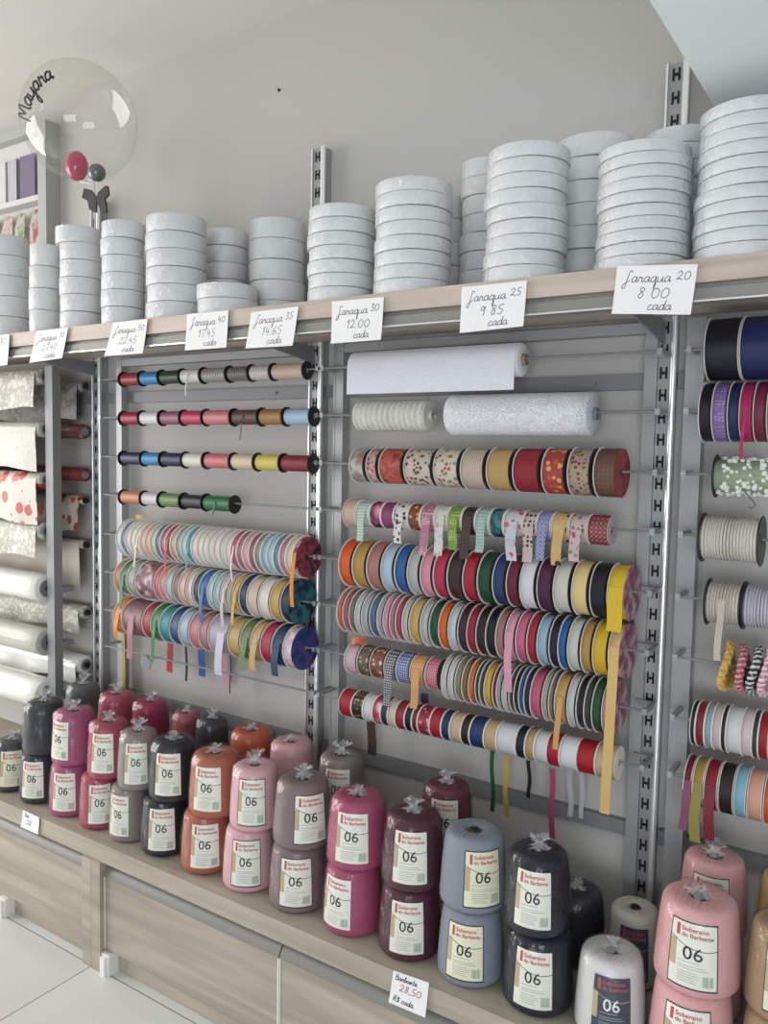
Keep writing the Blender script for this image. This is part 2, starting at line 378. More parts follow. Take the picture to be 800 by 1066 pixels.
def row(key, k, ents, endpx, R0_, R1_=None, style='card', gap=.0040, start_idx=1, face=None):
    R1_ = R1_ or R0_; n = len(ents); pxs = [e[0] for e in ents]+[endpx]
    span = endpx-pxs[0]
    X = [Xof(q, AX-(R0_+(R1_-R0_)*(q-pxs[0])/span), RZ[k]) for q in pxs]
    for i, e in enumerate(ents):
        R = R0_+(R1_-R0_)*i/max(1, n-1)
        opt = e[3] if len(e) > 3 else {}
        R = opt.get('R', R)
        g = gap
        x1 = X[i+1]-g
        if 'w' in opt: x1 = min(x1, X[i]+opt['w'])
        tl = opt.get('tail')
        if tl:
            zz = loc_z(e[0], tl[0], AX-R-.006); tl = (zz,)+tuple(tl[1:])
        mm = e[2] if not isinstance(e[2], str) else (satin(e[2]) if style != 'reel' else cord(e[2]))
        spool(key, k, start_idx+i, X[i], x1, R*random.uniform(.992, 1.0), e[1], mm, tl, opt.get('style', style), face=(face if i == n-1 else None))
# left rack, bobbins
B = 'bobbin'
clear = patt('stripe', 'c9c7c4', '2b2b2d')
row('L', 1, [(122,'red','a01c2c'),(142,'sky blue','2b86c0'),(162.5,'dark green','17452c'),(184,'white','d9d8d8',{'tail':(412,.004)}),(206,'clear and black',clear),(233,'grey and black',patt('stripe','8d8b88','1d1d1f')),(256,'silver white','c4c0bd'),(279,'beige','cdb5a2')], 314, .0235, .0245, B, .0005)
row('L', 2, [(122,'red','a81e30'),(142,'white','d8d8dc'),(163,'mauve','9a5a6a'),(185,'hot pink','c4305c'),(208,'coral pink','d07a82'),(237.5,'brown','5f3c36',{'tail':(458,.004)}),(266,'tan gold','a07844'),(292,'light blue','a5bfd6')], 321, .0235, .026, B, .0005)
row('L', 3, [(122,'navy','23284c'),(144,'sky blue','2a88c2'),(164,'navy blue','1c2246'),(186.5,'cream white','dcd6cf'),(209,'coral pink','d0737c'),(237,'pale beige','d9c3a8'),(262,'yellow','d8c35e'),(289,'crimson','8a2032')], 320, .0235, .0265, B, .0005)
row('L', 4, [(122,'peach orange','cc8462'),(144,'white and purple','cfc6cf'),(162.5,'olive green','6c8a50'),(185,'black','22262a'),(208,'emerald green','1d6b40',{'tail':(542,.005)})], 238, .0235, .026, B, .0005)
# left rack, narrow ribbons
c5 = [('pale blue','c9d3dc'),('slate grey','6f7f8e'),('pinkish white','d8cccd'),('off-white','d9d2cf'),('cream','ddd6bc'),('pale pink','d9a7b0'),('peach','dba57f'),('mint grey','a9b8ab'),('slate blue','5f6a7c'),('dusty rose','a06070'),('raspberry','b8304f'),('greige','a9a293'),('grey green','8b9488'),('light blue','9cc2cf'),('teal','3f93a6'),('pinkish cream','dccfcb'),('cream white','d9d1c8'),('ivory','d5cdc6'),('pale grey','cfc9c6'),('ivory white','d8d1cc'),('silver grey','c6c1bf'),('rosy white','d3c2c2'),('rose pink','b85068'),('mauve','a3667a'),('blush pink','d49aa6'),('brown rose','8c5560'),('warm grey','8f8783'),('aqua','7fb1c0'),('powder blue','9bb9cf'),('steel blue','5e7e9a'),('dusty pink','b87a8a'),('cream beige','d2c6b4'),('dark red','a3202e')]
t5 = {4: (585, .006), 10: (592, .007), 14: (592, .006), 22: (600, .004, satin('f0e6e6'))}
n5 = len(c5); X0 = Xof(121, 1.585, RZ[5]); X1 = Xof(304, 1.585, RZ[5]); pitch = (X1-X0)/(n5-1)
for i, (nm, c) in enumerate(c5):
    tl = t5.get(i)
    last = i == n5-1
    if tl: tl = (RZ[5]-.075,)+tl[1:]
    if last: tl = (RZ[5]-.12, .012, satin('e08a1e'))
    m_ = satin(c) if not last else patt('swirl', '7a1626', 'c03048', 'e0b0b8')
    spool('L', 5, i+1, X0+pitch*i, X0+pitch*(i+1)-.0042 if not last else X0+pitch*i+.012, (.0585-.002*i/n5)*random.uniform(.985, 1), nm, m_, tl, face=patt('swirl', '5a1a2c', 'b03a50', '2a2030') if last else None)
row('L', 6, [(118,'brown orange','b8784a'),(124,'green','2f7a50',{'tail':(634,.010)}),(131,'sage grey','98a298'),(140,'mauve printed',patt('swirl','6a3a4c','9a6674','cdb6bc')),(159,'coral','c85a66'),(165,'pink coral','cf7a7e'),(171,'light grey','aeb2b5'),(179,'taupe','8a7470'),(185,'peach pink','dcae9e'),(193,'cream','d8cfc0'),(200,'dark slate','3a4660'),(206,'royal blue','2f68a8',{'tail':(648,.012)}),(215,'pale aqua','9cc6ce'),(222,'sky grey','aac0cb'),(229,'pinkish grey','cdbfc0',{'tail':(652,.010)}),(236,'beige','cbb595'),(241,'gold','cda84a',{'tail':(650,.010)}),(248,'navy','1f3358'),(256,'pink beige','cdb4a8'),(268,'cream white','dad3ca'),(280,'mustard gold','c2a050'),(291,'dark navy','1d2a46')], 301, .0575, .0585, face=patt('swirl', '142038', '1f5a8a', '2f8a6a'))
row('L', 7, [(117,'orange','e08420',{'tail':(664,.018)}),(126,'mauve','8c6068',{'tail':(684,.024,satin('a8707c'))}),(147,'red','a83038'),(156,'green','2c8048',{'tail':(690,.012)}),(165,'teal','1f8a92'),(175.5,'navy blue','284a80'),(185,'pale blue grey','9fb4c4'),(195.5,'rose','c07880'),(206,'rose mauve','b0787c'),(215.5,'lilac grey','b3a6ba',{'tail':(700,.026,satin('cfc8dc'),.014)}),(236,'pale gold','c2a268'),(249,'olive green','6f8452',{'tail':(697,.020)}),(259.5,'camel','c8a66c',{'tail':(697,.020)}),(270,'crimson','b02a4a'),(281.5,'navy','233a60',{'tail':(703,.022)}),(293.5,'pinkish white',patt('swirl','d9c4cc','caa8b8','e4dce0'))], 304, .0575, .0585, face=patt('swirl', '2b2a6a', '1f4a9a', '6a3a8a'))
# middle rack
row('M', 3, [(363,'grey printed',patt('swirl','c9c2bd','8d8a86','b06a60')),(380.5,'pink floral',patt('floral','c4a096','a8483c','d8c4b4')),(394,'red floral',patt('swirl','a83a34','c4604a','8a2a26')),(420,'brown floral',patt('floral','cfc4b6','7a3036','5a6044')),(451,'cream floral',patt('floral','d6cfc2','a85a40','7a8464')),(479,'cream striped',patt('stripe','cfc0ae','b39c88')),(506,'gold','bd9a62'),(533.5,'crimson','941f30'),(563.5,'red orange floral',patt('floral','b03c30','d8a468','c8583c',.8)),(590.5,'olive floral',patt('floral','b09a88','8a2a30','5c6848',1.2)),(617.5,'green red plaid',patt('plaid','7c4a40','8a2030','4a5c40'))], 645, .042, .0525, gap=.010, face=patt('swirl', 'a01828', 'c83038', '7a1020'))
row('M', 4, [(357,'cream pink','c9a698',{'R':.037}),(370,'mint zigzag',patt('zigzag','dfe6e0','7ab096'),{'tail':(563,.018)}),(384,'pink and black',patt('swirl','2a2230','c0507c','d8a0b0')),(396,'rainbow',patt('stripe','b03048','5a3a90',None,.4)),(409.5,'black white floral',patt('floral','e2e0de','2a2a34'),{'tail':(565,.020)}),(424,'brown yellow floral',patt('floral','8a4030','d0b050','5a3020')),(437,'mauve dotted',patt('dots','b8748c','e0c0c8'),{'tail':(578,.022)}),(452,'white floral',patt('floral','dcdad6','a8b8a0','d09098'),{'tail':(580,.022)}),(465.5,'green dotted',patt('dots','7a9c3c','b8cc70'),{'tail':(572,.022)}),(480,'dark brown plaid',patt('plaid','3a2628','5a3038','2a1e24'),{'tail':(582,.022)}),(494.5,'mint chevron',patt('zigzag','c4d4d0','7aa098'),{'tail':(575,.020)}),(509,'teal and black',patt('swirl','1e3a40','2f8a90','5a2a38')),(524,'pale hearts',patt('floral','cfcfd8','c8566c','b8b4c8',.7),{'tail':(583,.024)}),(544,'pink spotted',patt('dots','ccb8b4','4a3434',None,.55),{'tail':(585,.022)}),(558.5,'blue purple plaid',patt('plaid','5a78b0','b070a8','88a0cc'),{'tail':(583,.020)}),(574,'yellow and black',patt('floral','d8b070','2c2620','d8b070',.6),{'tail':(588,.022)}),(592,'pink floral',patt('floral','d4b8b8','6a8a60','a04060'),{'tail':(584,.022)}),(611,'gold pink plaid',patt('plaid','b08a50','c0306a','6a2a38'))], 634, .0335, .0325, gap=.0035, face=mat('clear_pink_card', 'cbb4bc', .3))
PK = patt('swirl', '8a3a58', 'b86a88', 'cdb4c0')
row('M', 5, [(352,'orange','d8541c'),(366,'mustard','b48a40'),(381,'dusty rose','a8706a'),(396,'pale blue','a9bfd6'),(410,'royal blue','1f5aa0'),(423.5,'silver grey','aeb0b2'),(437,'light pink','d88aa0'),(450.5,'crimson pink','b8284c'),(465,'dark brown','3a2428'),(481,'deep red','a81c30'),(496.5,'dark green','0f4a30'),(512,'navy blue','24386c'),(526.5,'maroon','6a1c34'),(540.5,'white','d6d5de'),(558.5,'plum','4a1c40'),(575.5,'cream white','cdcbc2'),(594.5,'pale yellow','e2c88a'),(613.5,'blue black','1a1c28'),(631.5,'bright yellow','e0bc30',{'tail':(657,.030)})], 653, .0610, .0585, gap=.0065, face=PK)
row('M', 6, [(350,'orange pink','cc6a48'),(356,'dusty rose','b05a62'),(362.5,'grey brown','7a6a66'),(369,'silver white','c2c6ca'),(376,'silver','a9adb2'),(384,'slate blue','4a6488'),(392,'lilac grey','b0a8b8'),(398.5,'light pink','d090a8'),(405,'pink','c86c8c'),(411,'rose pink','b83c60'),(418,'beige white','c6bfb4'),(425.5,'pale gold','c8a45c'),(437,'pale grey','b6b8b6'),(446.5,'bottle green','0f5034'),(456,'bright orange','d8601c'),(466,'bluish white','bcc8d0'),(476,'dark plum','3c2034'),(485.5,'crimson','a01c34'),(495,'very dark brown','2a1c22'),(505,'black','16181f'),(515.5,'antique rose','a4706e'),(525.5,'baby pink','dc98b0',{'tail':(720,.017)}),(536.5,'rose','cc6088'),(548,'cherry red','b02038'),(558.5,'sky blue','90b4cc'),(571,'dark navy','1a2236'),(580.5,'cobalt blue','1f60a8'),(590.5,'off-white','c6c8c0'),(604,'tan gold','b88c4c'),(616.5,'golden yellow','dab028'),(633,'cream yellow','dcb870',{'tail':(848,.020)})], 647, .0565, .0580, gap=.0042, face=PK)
row('M', 7, [(358,'pale pink','c8a8b0'),(371,'brown floral',patt('floral','6a5848','a8a084','7a3a38')),(384,'rust floral',patt('floral','8a4a40','c8b8a0','5a2a28')),(399,'black gingham',patt('check','d4d4d4','20202a','6a6a74'),{'tail':(735,.020)}),(411.5,'blue gingham',patt('check','c4cce0','2c4486','6a80b4')),(426,'orange gingham',patt('check','e0b488','d08440','d89c60'),{'tail':(737,.020)}),(441.5,'pink gingham',patt('check','d8a0b0','b84868','c87890'))], 456, .040, .038, gap=.0035)
row('M', 7, [(459,'white','c8cccf'),(466,'silver white','d0d2d4'),(473,'khaki','8e8668'),(480,'golden brown','8a6a38'),(487,'orange','d86a20'),(494,'dark green','2a3a36'),(498.5,'dark grey','4a4a54'),(503.5,'golden yellow','d6a830'),(512,'dark red','9a2430'),(516.5,'silver grey','a9a9b2'),(522.5,'white grey','c6c6ca'),(529.5,'grey brown','5a4a46'),(534.5,'black','1c1a22'),(539.5,'cobalt blue','1f5a9c'),(545,'navy','202a4a'),(551.5,'rose pink','c0587c'),(564,'beige grey','b0a89c'),(571,'brown grey','8a7464'),(577,'tan','cca05c',{'tail':(780,.012)}),(590,'white satin','c4c6cc'),(599.5,'black satin','20242a'),(607.5,'dark slate','3a4444'),(615.5,'green','1f5238'),(626,'pale pink','c8949c')], 637, .0520, .0585, gap=.0036, start_idx=8, face=PK)
row('M', 8, [(352,'red','a8202c'),(365,'black and gold dotted',patt('dots','241c1e','b0905a',None,.6)),(377,'white','cfcfd4'),(387,'red and white',patt('swirl','b02838','c86070','d8d0d4')),(395.5,'dark purple','3a2c4a'),(403,'cream','ccc0ac'),(410.5,'wine red','9c2438'),(420.5,'black','18161c'),(428,'maroon','701c30'),(434,'crimson floral',patt('floral','a02840','d88898','882030')),(446.5,'red satin','a81c2c'),(458.5,'dark blue','1d3458'),(467.5,'beige','c4ac90'),(479,'dark brown','30201e'),(488,'navy blue','1c3468'),(503,'pale gold','bea27a'),(516,'silver white','cfd0d6'),(536,'navy black','1c2236'),(546,'tan','b4946c'),(555.5,'white','d0d2d4'),(568.5,'bright crimson','a81c34'),(582,'snow white','dadce2'),(599.5,'scarlet','ac1c2a'),(619,'cream beige','ccb494')], 640, .0360, .0370, gap=.0016)
# right rack
row('R', 1, [(733,'blue black','161b26'),(770,'navy blue','1d2a5c')], 808, .0605, gap=.003)
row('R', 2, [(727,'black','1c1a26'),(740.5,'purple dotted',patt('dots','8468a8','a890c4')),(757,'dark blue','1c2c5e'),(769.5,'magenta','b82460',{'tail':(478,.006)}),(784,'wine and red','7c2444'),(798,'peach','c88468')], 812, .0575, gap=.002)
row('R', 4, [(726,'cream cord','ece6da')], 792, .0475, style='reel')
row('R', 5, [(732,'cream braid','e2d8cc',{'tail':(686,.012)}),(771,'lilac braid','dcd6e6')], 812, .045, style='reel', gap=.001)
row('R', 7, [(718,'black','191c20'),(723.5,'crimson','86202c'),(733,'pale blue','90a8b4'),(741,'pinkish white','cbb8bc'),(750,'black satin','1c2224'),(755.5,'white','d2d6d8'),(771,'pale pink','d4c2c8'),(782.5,'dark grey','3c3a40'),(789,'deep red','9a1c26'),(800,'blush','c8b0b4')], 812, .0445, .0465, gap=.0012)
row('R', 8, [(711,'maroon','6c1c2c',{'tail':(864,.015,satin('8a4468'))}),(720.5,'mustard','a88c30',{'tail':(876,.019,satin('94893f'))}),(732.5,'wine red','8c1828',{'tail':(874,.019,satin('7c1c34'))}),(747.5,'dark brown','2c1a1e'),(764,'sky blue','7fb4cc'),(777.5,'peach','dca08c'),(794.5,'coral orange','d85a38')], 810, .050, gap=.003)
# right rack rod 3: printed fabric roll on a black reel
def reel_floral():
    X0_, X1_ = Xof(741, AX-.04, RZ[3]), Xof(806, AX-.04, RZ[3]); w = X1_-X0_
    t = thing('trim_reel', 'reel of white and green flower trim on the third rod of the right rack', 'reel', ((X0_+X1_)/2, AX, RZ[3]), GRP['R'])
    link('flange', ring_mesh(0, .002, .041, .0006), t, (-w/2+.001, 0, 0), material=M_black)
    b = MB(); random.seed(3)
    pf = [(-w/2+.002, HOLE), (-w/2+.002, .030), (w/2-.002, .030), (w/2-.002, HOLE)]
    b.lathe(pf, 'X', 40, closed=True)
    b.build('winding', mat('leaf_green', '8a967c', .7), t)
    pe = MB()
    for _ in range(150):
        a = random.uniform(0, 2*pi); x = random.uniform(-w/2+.008, w/2-.004); r = random.uniform(.030, .034)
        c = Vector((x, -r*cos(a), r*sin(a))); s = random.uniform(.003, .0055)
        pe.lathe([(-s, 0), (-s*.7, s*.8), (0, s), (s*.7, s*.8), (s, 0)], 'X', 7, c=c)
    fo = pe.build('flowers', mat('white_petals', 'd6dcd4', .6), t); fo['kind'] = 'stuff'
    pts = [(.0, -.034, -.02), (.012, -.036, -.034), (.02, -.036, -.042), (.024, -.036, -.05), (.018, -.035, -.056), (.012, -.036, -.053)]
    MB().tube(pts, .0014).build('loose_end', mat('leaf_green2', '5f6b58', .7), t)
reel_floral()
def braid_ring(label, px, tilt, R, c1, c2, dz=0, sx=.010):
    x = Xof(px, AX-R, RZ[6])
    t = thing('braid_hank', label, 'braid', (x, AX, RZ[6]+dz), 'hanks of braid on the right rack')
    for s, m_ in ((0, satin(c1)), (pi, satin(c2))):
        pts = []; n = 120
        for k in range(n+1):
            a = 2*pi*k/n; ph = a*26+s; r = R-.006+.0035*cos(ph)
            pts.append((sx*.35*sin(ph)+.004*sin(2*a), -r*cos(a), r*sin(a)))
        MB().tube(pts, .0050, 6).build('braid', m_, t)
    MB().lathe([(-.004, HOLE), (-.004, R-.010), (.004, R-.010), (.004, HOLE)], 'X', 32, closed=True).build('core', satin(c1), t)
    t.rotation_euler = (0, radians(tilt), 0)
    return t
braid_ring('hank of mustard yellow braid on the sixth rod of the right rack', 753, 3, .047, 'd8a848', 'e0bc6c')
braid_ring('hank of coral red braid beside the mustard yellow one', 770, -4, .046, 'b04c5c', 'd8a0a8')
braid_ring('hank of black and white twisted braid on the right rack', 783, 3, .046, '34383c', 'd8dcdc')
braid_ring('hank of pink and white braid right of the black and white one', 795, 3, .046, 'd88aa4', 'f0e0e4')
# middle rack rods 1 and 2: rolls of white fabric and crochet lace
def fabric_roll(label, key, k, px0, px1, R, m_, core='9a8068', drape=None, n=44, ridged=None, spiral=False):
    X0_, X1_ = Xof(px0, AX-R, RZ[k]), Xof(px1, AX-R, RZ[k]); w = X1_-X0_
    t = thing('fabric_roll', label, 'fabric roll', ((X0_+X1_)/2, AX, RZ[k]), 'white rolls on the middle rack')
    if ridged:
        pf = [(-w/2, .013)]
        for i in range(ridged):
            for j in range(4): pf.append((-w/2+w*(i+j/4)/ridged, R*(.90+.10*sin(pi*(j+.5)/4))*random.uniform(.97, 1)))
        pf += [(w/2, R*.9), (w/2, .013)]
    else:
        pf = [(-w/2, .013), (-w/2, R-.003), (-w/2+.003, R)]+[(-w/2+.003+(w-.006)*i/12, R*random.uniform(.985, 1.0)) for i in range(1, 12)]+[(w/2-.003, R), (w/2, R-.003), (w/2, .013)]
    MB().lathe(pf, 'X', n, closed=True).build('fabric', m_, t, angle=70)
    MB().lathe([(-w/2-.002, .0105), (-w/2-.002, .0125), (w/2+.008, .0125), (w/2+.008, .0105)], 'X', 24, closed=True).build('core_tube', mat('kraft_core_'+core, core, .7), t)
    if drape:
        pts = [(0, -(R+.0012)*cos(a), (R+.0012)*sin(a)) for a in (1.2, .9, .6, .3, 0)]+[(0, -(R+.0012)-.001, -drape*u) for u in (.3, .6, .8, 1)]
        MB().strip(pts, w*.985, .0008).build('hanging_edge', drape_m, t)
    return t
drape_m = mat('white_lace_edge', 'dcdee6', .6, bump=(60, .5, 'crinkle'))
fabric_roll('long roll of white eyelet fabric on the top rod of the middle rack', 'M', 1, 361, 538, .036, mat('white_cloth', 'e6e6ea', .6, bump=(30, .15, 'noise')), drape=.066)
fabric_roll('short wavy roll of off-white crochet lace, second rod of the middle rack', 'M', 2, 366, 440, .038, mat('crochet_cream', 'e6e4de', .8, bump=(90, .9, 'crinkle')), 'c8c4bc', ridged=13)
fabric_roll('long roll of white embossed lace, second rod of the middle rack', 'M', 2, 461, 611, .0455, mat('embossed_lace', 'e2e4ea', .6, bump=(60, 1.0, 'crinkle')), '7c828a')
# loose ribbon ends that hang behind and under the racks
def loose(px, y0, y1, w, c, label, D=1.69):
    a = atD(px, y0, D); b = atD(px, y1, D); ph = random.random()*6
    pts = [a+(b-a)*(i/10)+Vector((.002*sin(i*.7+ph), 0, 0)) for i in range(11)]
    tag(MB().strip(pts, w, .0006).build('loose_ribbon', satin(c)), label, 'ribbon', 'loose ribbon ends below the racks')
loose(177, 655, 700, .026, 'b83038', 'red ribbon end hanging below the left rack')
loose(194, 655, 709, .010, '2c2c50', 'thin navy ribbon end hanging below the left rack')
loose(210, 655, 704, .028, '1f5aa8', 'blue ribbon end hanging below the left rack')
loose(235, 665, 717, .022, 'd09ab0', 'pink ribbon end hanging below the left rack')
loose(240, 665, 722, .004, '26263a', 'thread-thin black ribbon end beside the pink end, left rack')
loose(128.5, 640, 742, .014, 'cfa82c', 'yellow tape hanging at the left post of the left rack')
loose(145, 536, 552, .030, 'c89a38', 'mustard tape stub behind the cord bobbins')
loose(387, 735, 786, .026, '4a3432', 'dark brown ribbon end hanging at the left of the middle rack')
loose(513, 780, 845, .010, '17603c', 'green ribbon end hanging below the middle rack')
loose(527, 785, 850, .012, 'c8b050', 'yellow ribbon end hanging below the middle rack')
loose(551, 790, 831, .009, '1c1c24', 'black ribbon end hanging below the middle rack')
loose(575, 800, 873, .013, 'b84a70', 'pink ribbon end hanging down to the cones below the middle rack')
loose(594, 800, 850, .012, 'b4b6ba', 'pale grey ribbon end hanging below the middle rack')
loose(606, 800, 852, .010, 'b8babd', 'pale grey ribbon end right of its twin, middle rack')
loose(443, 722, 765, .02, '4c3a68', 'purple ribbon scrap between the seventh and bottom rods')
p = atD(374, 668, 1.62)
tag(MB().strip([p+Vector((-.022, 0, -.004)), p+Vector((0, -.004, .006)), p+Vector((.018, -.002, 0))], .016, .0008, axis=(0, .2, .98)).build('ribbon_scrap', satin('c84820')), 'orange ribbon scrap lying on the pale pink spool, middle rack', 'ribbon')
# small prong hook at the left of the left rack
p = atD(152, 690, 1.62); hk = thing('display_hook', 'short empty display hook with a round grey end plate, left rack', 'hook', (p.x, 1.62, p.z))
MB().tube([(-.0, 0, 0), (-.015, .05, 0), (-.03, .11, .002)], .003).build('prong', M_chrome, hk)
MB().lathe([(.001, 0), (.001, .022), (-.002, .022), (-.002, 0)], 'Y', 28).build('end_plate', M_dsteel, hk)

# ------------------------------------------------------------------ white ribbon rolls on the shelf
STK = [ # px, ytop, r, D, n, description
 (8, 238, .064, 1.50, 5, 'leftmost stack on the shelf'),
 (47, 250, .043, 1.455, 4, 'narrow second stack from the left'),
 (84, 229, .056, 1.475, 6, 'stack under the bubble balloon bow'),
 (128, 224, .056, 1.475, 6, 'stack right of the balloon bow'),
 (183, 216, .075, 1.49, 6, 'wide stack left of the short pair'),
 (234, 234, .060, 1.655, 6, 'stack behind the short pair'),
 (238, 290, .074, 1.485, 2, 'short stack of two'),
 (289, 222, .070, 1.62, 5, 'stack left of the middle upright'),
 (356, 207, .074, 1.485, 7, 'stack in front of the middle upright'),
 (430, 179, .080, 1.49, 8, 'stack right of the 12.00 card'),
 (463, 200, .050, 1.690, 5, 'low shadowed back stack'),
 (508, 160, .060, 1.675, 8, 'stack behind the nine-roll stack'),
 (548, 143, .078, 1.487, 9, 'nine-roll stack'),
 (612, 136, .078, 1.662, 7, 'stack with protruding top'),
 (670, 142, .080, 1.490, 10, 'stack behind the 8 00 card'),
 (708, 128, .068, 1.636, 9, 'stack beside the right upright'),
 (780, 98, .081, 1.490, 11, 'tallest stack, right end'),
]
def white_roll(r, h):
    key = ('wr', round(r, 4), round(h, 4))
    if key not in mcache:
        e = min(.0012, h*.1)
        pf = [(0, .012), (.0005, r*.55), (0, r-e), (e*.4, r-e*.3), (e, r), (h*.5, r*1.004), (h-e, r), (h-e*.4, r-e*.3), (h, r-e), (h-.0005, r*.55), (h, .012)]
        mcache[key] = MB().lathe(pf, 'Z', 56, closed=True).mesh('ribbon_roll', M_white, angle=50)
    return mcache[key]
for px, yt, r, D, n, desc in STK:
    D = D if D > 1.6 else 1.403+r
    X = Xof(px, D, 1.85); zt = atD(px, yt, D-r).z; h = (zt-SZ)/n; z = SZ+.0003
    for i in range(n):
        j = .0025 if i else 0
        dx = random.uniform(-j, j)*1.3; dy = random.uniform(-j, j)*.6+(j*.6)
        rr = r*random.uniform(.985, 1)
        if desc.startswith('stack under') and i == n-1: dx -= .012; rr = r*1.08
        if desc.startswith('stack with') and i == n-1: dx += .012
        o = link('ribbon_roll', white_roll(round(rr, 3), h-.0014), None, (X+dx, D+dy, z)); o.rotation_euler = (0, 0, random.uniform(0, 6))
        pos = 'topmost' if i == n-1 else ('lowest' if i == 0 else ORD[i+1]+' from the bottom')
        tag(o, 'white ribbon roll, %s in the %s' % (pos, desc), 'ribbon roll', 'white ribbon rolls stacked on the shelf')
        z += h

# ------------------------------------------------------------------ yarn cones
CH = .1460; CR = .065
prof = [(.0, .006), (.0, .052), (.002, .060), (.008, .0645), (.020, .065), (.050, .0635), (.085, .0612), (.115, .0585), (.132, .0560), (.1395, .0525), (.1432, .0470), (.1445, .038), (.1440, .020), (.142, .0145), (.136, .0125), (.10, .0120), (.098, .0)]
def rad(z):
    for (a, ra), (b, rb) in zip(prof[1:], prof[2:]):
        if a <= z <= b and b > a: return ra+(rb-ra)*(z-a)/(b-a)
    return .06
me_cone = MB().lathe(prof, 'Z', 48).mesh('yarn', M_card, angle=70)
me_core = MB().lathe([(.101, .0118), (.1440, .0108), (.1440, .0092), (.101, .0102)], 'Z', 20, closed=True).mesh('core', M_card)
def yarnm(c):
    name = 'yarn_'+c
    if name in MC: return MC[name]
    m = mat(name, c, .6, coat=.05, coat_rough=.3, spec=.35); nt = m.node_tree; N = nt.nodes; L = nt.links; b = N['Principled BSDF']
    tc = N.new('ShaderNodeTexCoord'); outs = []
    for s in (1, -1):
        mp = N.new('ShaderNodeMapping'); mp.inputs['Rotation'].default_value = (0, s*.35, s*.5); L.new(tc.outputs['Object'], mp.inputs[0])
        w = N.new('ShaderNodeTexWave'); w.bands_direction = 'Z'; w.inputs['Scale'].default_value = 95; w.inputs['Distortion'].default_value = 1.0; L.new(mp.outputs[0], w.inputs['Vector']); outs.append(w.outputs[1])
    ad = N.new('ShaderNodeMath'); ad.operation = 'ADD'; L.new(outs[0], ad.inputs[0]); L.new(outs[1], ad.inputs[1])
    bp = N.new('ShaderNodeBump'); bp.inputs['Strength'].default_value = .22; bp.inputs['Distance'].default_value = .002
    L.new(ad.outputs[0], bp.inputs['Height']); L.new(bp.outputs[0], b.inputs['Normal'])
    return m
def surf(ang, z, off): r = rad(z)+off; return (r*sin(ang), -r*cos(ang), z)
LZ0, LZ1, LA = .020, .124, .56      # label bottom, top, half angle
def patch(a0, a1, z0, z1, off, nu=10, nv=6, mi=0, b=None):
    b = b or MB(); vs = []; fs = []
    for j in range(nv+1):
        for i in range(nu+1): vs.append(surf(a0+(a1-a0)*i/nu, z0+(z1-z0)*j/nv, off))
    for j in range(nv):
        for i in range(nu): q = j*(nu+1)+i; fs.append((q, q+1, q+nu+2, q+nu+1))
    return b.add(vs, fs, mi)
me_label = patch(-LA, LA, LZ0, LZ1, .0012, 16, 8).mesh('label', M_card)
bb = MB()
for (a0, a1, z0, z1) in ((-LA, LA, LZ0-.003, LZ0), (-LA, LA, LZ1, LZ1+.002), (-LA-.03, -LA, LZ0-.003, LZ1+.002), (LA, LA+.03, LZ0-.003, LZ1+.002)): patch(a0, a1, z0, z1, .0013, 12, 4, b=bb)
me_border = bb.mesh('border', M_card)
bb = MB()
for i in range(12):                  # curved line under the heading
    a0 = -LA+2*LA*i/12; a1 = -LA+2*LA*(i+1)/12
    f = lambda a: .098-.016*(1-((a-.25)/(.81))**2)
    za, zb = f(a0), f(a1)
    bb.add([surf(a0, za, .0015), surf(a1, zb, .0015), surf(a1, zb+.0012, .0015), surf(a0, za+.0012, .0015)], [(0, 1, 2, 3)])
me_curve = bb.mesh('heading_line', M_card)
bb = MB()
for i, (z, l) in enumerate([(.061, .5), (.054, .62), (.050, .7), (.044, .45), (.040, .52), (.036, .5), (.032, .4), (.028, .45)]):
    patch(-.34, -.34+l, z, z+.0011, .0015, 5, 1, b=bb)
me_small = bb.mesh('small_print', M_card)
bb = MB(); random.seed(5); a = .24
while a < .47:
    w_ = random.choice((.006, .010, .016)); patch(a, a+w_, .026, .043, .0015, 1, 2, b=bb); a += w_+random.choice((.006, .012))
me_bar = bb.mesh('barcode', M_card)
bb = patch(-LA, -LA+.16, .050, .095, .0014, 2, 4); me_side = bb.mesh('side_panel_print', M_card)
def text_mesh(s, size, a0, z0, off=.0016, bold=.0, spacing=1.0):
    c = bpy.data.curves.new('t', 'FONT'); c.body = s; c.size = size; c.offset = bold; c.resolution_u = 3; c.space_character = spacing
    o = bpy.data.objects.new('t', c); COL.objects.link(o); bpy.context.view_layer.update()
    me = bpy.data.meshes.new_from_object(o.evaluated_get(bpy.context.evaluated_depsgraph_get()))
    bpy.data.objects.remove(o); bpy.data.curves.remove(c)
    w_ = max((v.co.x for v in me.vertices), default=0)
    for v in me.vertices:
        ang = a0+v.co.x/.061; v.co = Vector(surf(ang, z0+v.co.y, off))
    me.materials.clear(); me.materials.append(M_card)
    return me
me_num = text_mesh('06', .030, -.25, .066, bold=.0002)
me_h1 = text_mesh('Soberano', .0105, -.30, .111, bold=.0002)
me_h2 = text_mesh('do Barbante', .0095, -.30, .1015, bold=.0002)
me_logo = patch(-.43, -.34, .101, .120, .0015, 2, 2).mesh('logo', M_card)
M_lab = mat('label_paper', 'e2e2d6', .45); M_lab2 = mat('label_paper_cream', 'e0dcc0', .45)
M_redp = mat('label_red_print', 'b85058', .5); M_blk = mat('label_black_print', '22242a', .5); M_gry = mat('label_grey_print', 'a3a8a6', .5)
M_grn = mat('label_green_print', '8fa694', .5); M_bord = mat('label_dark_border', '3a3a3e', .5); M_tan = mat('label_tan_print', 'b9a588', .5)
